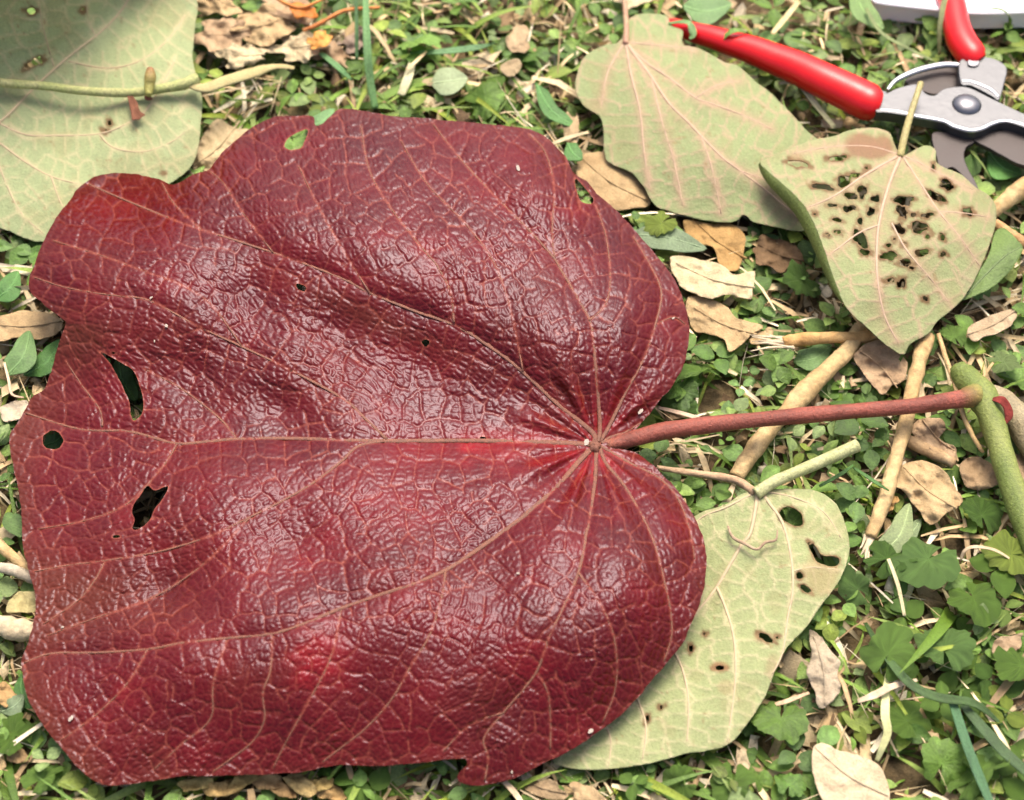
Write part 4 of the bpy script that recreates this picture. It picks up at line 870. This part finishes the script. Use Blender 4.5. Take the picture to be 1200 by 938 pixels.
# ================================================================== GROUND COVER
def oval_leaf(nu=6, wid=.40, tip=1.0, cup=.18, bend=.25, fold=.16):
    u = np.linspace(0, 1, nu); V = []; C = []
    for q in u:
        wv = wid * math.sin(math.pi * min(max(q, .03), .985) ** tip) ** .75
        for k in (-1, -.5, 0, .5, 1):
            V.append((q, k * wv, -bend * q * q + fold * abs(k) * wv + cup * (abs(k) * wv) ** 2)); C.append(1.18 if k == 0 else (.94 if abs(k) == 1 else 1.0))
    Fc = [(i * 5 + j, i * 5 + j + 1, (i + 1) * 5 + j + 1, (i + 1) * 5 + j) for i in range(nu - 1) for j in range(4)]
    return np.array(V), np.array(Fc), np.array(C)
def scallop_leaf(lobes=9, seed=0):
    n = lobes * 5 + 1; V = [(0, 0, 0)]; C = [1.25]; th0 = .22
    r3 = np.random.default_rng(seed); lr = 1 + .13 * r3.standard_normal(lobes + 2); rings = (.25, .5, .78, 1.0)
    wob = r3.standard_normal(8)
    for ring, rr in enumerate(rings):
        for k in range(n):
            a = th0 + (2 * math.pi - 2 * th0) * k / (n - 1); f_ = (k / 5) % 1.0; lob = math.sin(math.pi * f_) ** .5 if 0 < f_ < 1 else 0.0
            q = rr * (.9 + .1 * math.cos(a + 3.14)) * (1 if ring < 3 else lr[k // 5] * (.91 + .09 * lob) * (1 + .03 * r3.standard_normal()))
            zz = .05 * rr + .05 * rr * rr * math.sin(2 * a + wob[0]) + .04 * rr * math.sin(3 * a + wob[1]) - .10 * rr ** 3 + .012 * lob * rr + .05 * vnoise(q * math.cos(a) * 3.1 + seed * 7, q * math.sin(a) * 3.1, seed + 3) * rr + .06 * rr * abs(math.sin(a)) + .012 * r3.standard_normal() * rr
            V.append((q * math.cos(a) * -.5, q * math.sin(a) * .5, zz)); C.append((1.06 if lob > .85 and ring < 3 else .98) * (1 + .09 * r3.standard_normal()))
    Fc = []
    for k in range(n - 1):
        Fc.append((0, 1 + k, 2 + k, 2 + k))
        for ring in range(len(rings) - 1): Fc.append((1 + ring * n + k, 1 + (ring + 1) * n + k, 2 + (ring + 1) * n + k, 2 + ring * n + k))
    return np.array(V), np.array(Fc), np.array(C)
def grass_leaf(nu=7, wid=.03, bend=.55):
    u = np.linspace(0, 1, nu); V = []; C = []
    for q in u:
        wv = wid * (1 - q ** 2.2) * min(1, .5 + q * 3); ang = bend * q * 2.2
        x = math.sin(ang) / (bend * 2.2); z = (1 - math.cos(ang)) / (bend * 2.2)
        for k in (-1, 0, 1): V.append((x, k * wv, -z + .3 * abs(k) * wv)); C.append(1.1 if k == 0 else .95)
    Fc = [(i * 3 + j, i * 3 + j + 1, (i + 1) * 3 + j + 1, (i + 1) * 3 + j) for i in range(nu - 1) for j in range(2)]
    return np.array(V), np.array(Fc), np.array(C)
def flake_leaf(seed):
    r3 = np.random.default_rng(seed); n = 9; a = np.sort(r3.random(n) * 2 * np.pi); V = [(0, 0, .12 * r3.standard_normal())]; C = [1.1]
    for t_ in a:
        rr = .5 * (.5 + .6 * r3.random()); V.append((rr * math.cos(t_), rr * math.sin(t_) * .65, .14 * r3.standard_normal())); C.append(.8 + .3 * r3.random())
    Fc = [(0, 1 + k, 1 + (k + 1) % n, 1 + (k + 1) % n) for k in range(n)]
    return np.array(V), np.array(Fc), np.array(C)
def rots(yaw, pitch, roll):
    cy, sy, cp, sp, cr, sr = np.cos(yaw), np.sin(yaw), np.cos(pitch), np.sin(pitch), np.cos(roll), np.sin(roll); Z, O = np.zeros_like(yaw), np.ones_like(yaw)
    Rz = np.stack([cy, -sy, Z, sy, cy, Z, Z, Z, O], -1).reshape(-1, 3, 3); Ry = np.stack([cp, Z, -sp, Z, O, Z, sp, Z, cp], -1).reshape(-1, 3, 3); Rx = np.stack([O, Z, Z, Z, cr, -sr, Z, sr, cr], -1).reshape(-1, 3, 3)
    return Rz @ Ry @ Rx
def clearance(v):
    """how far each point stands above what the placed things allow there"""
    px, py = proj(v.reshape(-1, 3)); ix = np.clip(np.round(px).astype(int) + 200, 0, CLEAR.shape[1] - 1); iy = np.clip(np.round(py).astype(int) + 200, 0, CLEAR.shape[0] - 1)
    return (v.reshape(-1, 3)[:, 2] - CLEAR[iy, ix]).reshape(v.shape[:-1])
def scatter(tpl, pos, yaw, pitch, roll, size, col):
    V, Fc, C = tpl; Rm = rots(yaw, pitch, roll)
    v = np.einsum('nij,kj->nki', Rm, V) * size[:, None, None] + pos[:, None]
    ex = np.clip(clearance(v).max(1), 0, None); v[:, :, 2] -= ex[:, None]
    ok = (v[:, :, 2].mean(1) > -.001) | (ex == 0)
    v = v[ok]; c = col[ok][:, None] * C[None, :, None] * (1 + .12 * rng.standard_normal((len(v), len(C), 1)))
    n = len(v); f = (Fc[None] + (np.arange(n) * len(V))[:, None, None]).reshape(-1, 4)
    return v.reshape(-1, 3), f, np.clip(c.reshape(-1, 3), 0.004, 1)
def merge(parts):
    V, Fs, C, o = [], [], [], 0
    for v, f, c in parts: V.append(v); Fs.append(f + o); C.append(c); o += len(v)
    return np.vstack(V), np.vstack(Fs), np.vstack(C)
def stuff(name, parts, mat, label, cat):
    v, f, c = merge(parts)
    me = bpy.data.meshes.new(name); tri = f[:, 2] == f[:, 3]
    fa = np.concatenate([f[~tri].ravel(), f[tri][:, :3].ravel()]).astype(np.int32); cnt = np.r_[np.full((~tri).sum(), 4), np.full(tri.sum(), 3)]
    me.vertices.add(len(v)); me.vertices.foreach_set('co', v.astype(np.float32).ravel()); me.loops.add(len(fa)); me.loops.foreach_set('vertex_index', fa)
    me.polygons.add(len(cnt)); me.polygons.foreach_set('loop_start', np.r_[0, np.cumsum(cnt)[:-1]].astype(np.int32)); me.polygons.foreach_set('use_smooth', np.ones(len(cnt), bool))
    a = me.color_attributes.new('Col', 'FLOAT_COLOR', 'POINT'); a.data.foreach_set('color', np.column_stack([c, np.ones(len(c))]).astype(np.float32).ravel())
    me.update(calc_edges=True); o = obj(name, me, mat); return tag(o, label, cat, None, 'stuff')
X0, X1, Y0, Y1 = -.66, .66, -.40, .72
def pts(n, power=None):
    """random places on the ground; power(x,y)->0..1 thins them"""
    n = int(n * 1.55); x = rng.uniform(X0, X1, n * 5); y = rng.uniform(Y0, Y1, n * 5)
    # keep to the frame and a margin round it
    px, py = proj(np.column_stack([x, y, 0 * x])); k = (px > -400) & (px < 1600) & (py > -380) & (py < 1200)
    if power is not None:
        pw = power(x, y, px, py); k &= rng.random(len(x)) < pw
    x, y = x[k][:n], y[k][:n]
    return np.column_stack([x, y, soil_z(x, y)])
GREENS = np.array([(.125,.225,.036),(.16,.28,.053),(.09,.175,.031),(.215,.32,.076),(.205,.285,.1),(.25,.33,.056),(.14,.25,.063)])
TANS = np.array([(.54,.41,.22),(.62,.5,.31),(.46,.33,.17),(.36,.25,.13),(.5,.4,.24),(.68,.59,.42)])
DARKS = np.array([(.20,.13,.07),(.12,.08,.045),(.30,.2,.11),(.36,.26,.15),(.46,.34,.2)])
def pick(tab, n, j=.16): return tab[rng.integers(0, len(tab), n)] * (1 + j * rng.standard_normal((n, 1)))
patch = lambda x, y, s, f: np.clip(.5 + 1.6 * fbm(x * f, y * f, s, 3), 0, 1)
# --- dead flakes and straw on the soil
lit = []
for k in range(6):
    p = pts(620, lambda x, y, px, py: .35 + .65 * patch(x, y, 61, 9)); n = len(p); p[:, 2] += rng.uniform(.001, .009, n)
    lit.append(scatter(flake_leaf(k), p, rng.random(n) * 6.3, rng.normal(0, .35, n), rng.normal(0, .35, n), rng.gamma(3, .0032, n) + .003, pick(DARKS if k < 3 else TANS, n)))
stuff('leaf_litter', lit, M['dry'], 'crumbled brown and tan dead leaf bits between the weeds', 'leaf litter')
st_ = []
for k in range(4):
    p = pts(1900, lambda x, y, px, py: .3 + .7 * patch(x, y, 71, 8)); n = len(p); p[:, 2] += rng.uniform(.002, .013, n)
    st_.append(scatter(grass_leaf(5, .010 + .012 * k, .15 + .2 * k), p, rng.random(n) * 6.3, rng.normal(.08, .18, n), rng.normal(0, .5, n), rng.gamma(3, .008, n) + .010, pick(TANS, n)))
stuff('straw_litter', st_, M['straw'], 'thin dry straw strewn through the ground cover', 'straw')
# --- grass
def gdens(x, y, px, py):
    d = .22 + .5 * patch(x, y, 81, 6)
    d = np.where((py < 170) & (px > 380) & (px < 720), 1, d); d = np.where((px > 850) & (py > 440) & (px < 1060) & (py < 640), .9, d); return np.where((px > 1060) & (py > 780), .8, d)
gr = []
for k in range(5):
    p = pts(1150, gdens); n = len(p)
    gr.append(scatter(grass_leaf(7, (.026, .034, .045, .03, .05)[k], (.35, .5, .7, .9, .45)[k]), p, rng.random(n) * 6.3, rng.uniform(.15, .95, n), rng.normal(0, .3, n), rng.gamma(5, .0052, n) + .010, pick(GREENS, n) * np.array([1.12, 1.08, .8])))
stuff('grass', gr, M['leaf'], 'short green grass blades growing through the weeds', 'grass')
# --- three-leaved weeds: positions first, the ones that show largest become plants of their own
n = 2100; sp = pts(n, lambda x, y, px, py: .30 + .7 * patch(x, y, 91, 7)); n = len(sp)
sh = rng.uniform(.005, .017, n); syaw = rng.random(n) * 6.3; slen = np.clip(rng.normal(.0088, .0028, n), .004, .017); scol = pick(GREENS, n); stilt = rng.uniform(-.1, .45, n)
LV = [oval_leaf(6, .40, .9, .15, .22, .14), oval_leaf(6, .33, 1.15, .2, .35, .2), oval_leaf(6, .45, .8, .1, .15, .08)]
px, py = proj(sp + np.array([0, 0, .012]))
okv = (px > 8) & (px < 1192) & (py > 8) & (py < 930)
ix, iy = np.clip(px.astype(int) + 200, 8, CLEAR.shape[1] - 9), np.clip(py.astype(int) + 200, 8, CLEAR.shape[0] - 9)
free = np.ones(n, bool)
for dx in (-22, 0, 22):
    for dy in (-18, 0, 18): free &= CLEAR[np.clip(iy + dy, 0, CLEAR.shape[0] - 1), np.clip(ix + dx, 0, CLEAR.shape[1] - 1)] > .03
score = np.where(okv & free, slen * (1 + py / 900) + sh * .5, -1); own = np.argsort(-score)[:150]; own = own[score[own] > 0]
rest = np.setdiff1d(np.arange(n), own)
cov = []
for k in range(3):
    m = rest
    off = np.array([0, 2.1, -2.1])[k] + rng.normal(0, .2, len(m)); yw = syaw[m] + off
    b = sp[m].copy(); b[:, 2] += sh[m]; b[:, :2] += .0012 * np.column_stack([np.cos(yw), np.sin(yw)])
    cov.append(scatter(LV[k % 3], b, yw, rng.normal(.12, .3, len(m)), rng.normal(0, .25, len(m)), slen[m] * rng.uniform(.85, 1.1, len(m)), scol[m]))
p = pts(1500, lambda x, y, px, py: .3 + .7 * patch(x, y, 95, 11)); m = len(p); p[:, 2] += rng.uniform(.003, .015, m)
cov.append(scatter(LV[1], p, rng.random(m) * 6.3, rng.normal(.1, .35, m), rng.normal(0, .35, m), rng.uniform(.006, .016, m), pick(GREENS, m)))
sc = pts(170, lambda x, y, px, py: np.where((px > 900) & (py > 560), 1, .22) * (.3 + .7 * patch(x, y, 97, 6))); m = len(sc); sc[:, 2] += rng.uniform(.006, .018, m)
for k in range(2):
    q = sc[k::2]; m = len(q)
    cov.append(scatter(scallop_leaf(9 + 2 * k, k), q, rng.random(m) * 6.3, rng.normal(0, .25, m), rng.normal(0, .25, m), rng.uniform(.014, .027, m), pick(GREENS[[0, 1, 2, 6]], m)))
stuff('ground_cover', cov, M['leaf'], 'dense low green weeds covering the soil', 'ground cover')

ZONES = [(lambda x, y: y < 175 and x < 720, 'in the far grass behind the red leaf'), (lambda x, y: x < 110, 'along the left margin of the red leaf'), (lambda x, y: y < 300 and x > 690, 'around the shears and pale leaves'),
         (lambda x, y: y < 470 and x > 690, 'between the eaten leaf and pink stalk'), (lambda x, y: y < 660 and x > 690, 'below the pink stalk'), (lambda x, y: x < 660, 'under the lower red leaf edge'), (lambda x, y: True, 'among the weeds beside the pale leaf')]
zone = lambda x, y: next(t for f, t in ZONES if f(x, y))
SHADES = ['mid green', 'fresh green', 'dark green', 'light green', 'grey green', 'yellow green', 'blue green']
def own_mesh(nm, tpl, c, seed):
    V, Fc, C = tpl; r3 = np.random.default_rng(seed)
    cc = np.clip(np.array(c)[None] * C[:, None] * (1 + .08 * r3.standard_normal((len(C), 1))), .004, 1)
    me = bpy.data.meshes.new(nm); me.from_pydata([tuple(q) for q in V], [], [tuple(q) if q[2] != q[3] else tuple(q[:3]) for q in Fc])
    me.color_attributes.new('Col', 'FLOAT_COLOR', 'POINT').data.foreach_set('color', np.column_stack([cc, np.ones(len(cc))]).astype(np.float32).ravel())
    me.polygons.foreach_set('use_smooth', np.ones(len(me.polygons), bool)); me.materials.append(M['leaf']); return me
LM = {(s, k): own_mesh('leaflet', LV[k], GREENS[s], s * 3 + k) for s in range(7) for k in range(3)}
SM = [own_mesh('stalk', (lambda t: (t[0], np.vstack([t[1], np.column_stack([t[2][:, :3], t[2][:, 2]])]), np.ones(len(t[0]))))(tube_np(np.array([(0, 0, 0), (.02 * k, .05, .35), (.05, 0, .7), (0, 0, 1.0)]), np.array([.05, .045, .04, .04]) , 5)), (.16, .24, .08), k) for k in range(2)]
PO = lambda nm, me, par, loc, rot, sc: (lambda o: (COL.objects.link(o), setattr(o, 'parent', par), setattr(o, 'location', loc), setattr(o, 'rotation_euler', rot), setattr(o, 'scale', sc), o)[-1])(bpy.data.objects.new(nm, me))
for k in own:
    s = int(np.argmin(np.abs(GREENS - scol[k]).sum(1))); z_ = zone(px[k], py[k])
    t = thing('clover_sprig', f'{SHADES[s]} three-leaved clover sprig {z_}', 'clover', sp[k] - np.array([0, 0, .001]), f'{SHADES[s]} clover sprigs {z_}')
    PO('stalk', SM[k % 2], t, (0, 0, 0), (0, 0, R.random() * 6), (.016, .016, sh[k] + .001))
    for a in range(3):
        yw = syaw[k] + (0, 2.1, -2.1)[a] + R.gauss(0, .2); l = slen[k] * R.uniform(.9, 1.15)
        PO('leaflet', LM[s, (k + a) % 3], t, (.001 * math.cos(yw), .001 * math.sin(yw), sh[k] + .0008), (R.gauss(0, .22), -R.gauss(.15, .2), yw), (l, l, l))
# scalloped weeds one can pick out, where the photograph shows them
SCM = {(s, k): own_mesh('scalloped_leaf', scallop_leaf(8 + 2 * (k % 3), k + 9), GREENS[s], 40 + s + k) for s in range(7) for k in range(5)}
for k, (x, y, r, s, z, l) in enumerate([(1040,768,33,1,22,'big pale edged scalloped leaf beside the forked straw'),(1106,762,36,6,19,'wide blue green scalloped leaf overlapping the arching grass'),(941,328,30,2,15,'dark scalloped leaf in the shade of the eaten leaf'),(1088,655,38,6,18,'large dull scalloped leaf near the arching cream straw'),(1040,655,30,2,17,'dark scalloped leaf behind the straight pale straw'),(1140,700,32,0,17,'notched scalloped leaf above the stiff grass blade'),(1150,605,30,2,13,'dark scalloped leaf under the green stem'),(1063,845,28,0,14,'half shaded scalloped leaf by the forked straw foot'),(1140,915,36,1,15,'bright scalloped leaf at the stiff blade foot'),(1198,780,28,0,18,'scalloped leaf beyond the broad dark blade'),(822,436,32,1,15,'light scalloped leaf beside the red leaf right lobe'),(800,478,26,2,12,'dark scalloped leaf above the pink stalk'),(16,862,24,0,13,'scalloped leaf beside the red leaf lower left corner'),(46,915,22,1,13,'round scalloped leaf below the red leaf corner'),(1150,830,30,2,11,'dark scalloped leaf under the broad grass blade'),(860,920,32,1,12,'wide scalloped leaf below the pale leaf rim'),(800,920,24,0,11,'small scalloped leaf between pale leaf and flakes'),(775,262,22,5,20,'cupped round leaf beside the grey green lance leaf'),(1005,690,24,6,14,'blunt scalloped leaf against the pale leaf margin'),(1175,425,22,4,17,'round glossy weed leaf near the green stem top'),(1085,405,18,6,17,'round leaf by the thin bent straw'),(1118,395,20,1,17,'round leaf beside the rough tan dry leaf'),(1185,650,30,5,18,'yellow green scalloped leaf under the arching straw')]):
    b = p1(x, y, z * MM); t = thing('scalloped_weed', l, 'weed', (b[0], b[1], -.001)); hgt = b[2] + .001
    PO('stalk', SM[k % 2], t, (0, 0, 0), (0, 0, k), (.02, .02, hgt)); d = 2 * r * PXM
    PO('leaf', SCM[s, k % 5], t, (0, 0, hgt), (R.gauss(.05, .28), R.gauss(0, .28), R.random() * 6.3), (d, d * R.uniform(.8, 1), d))
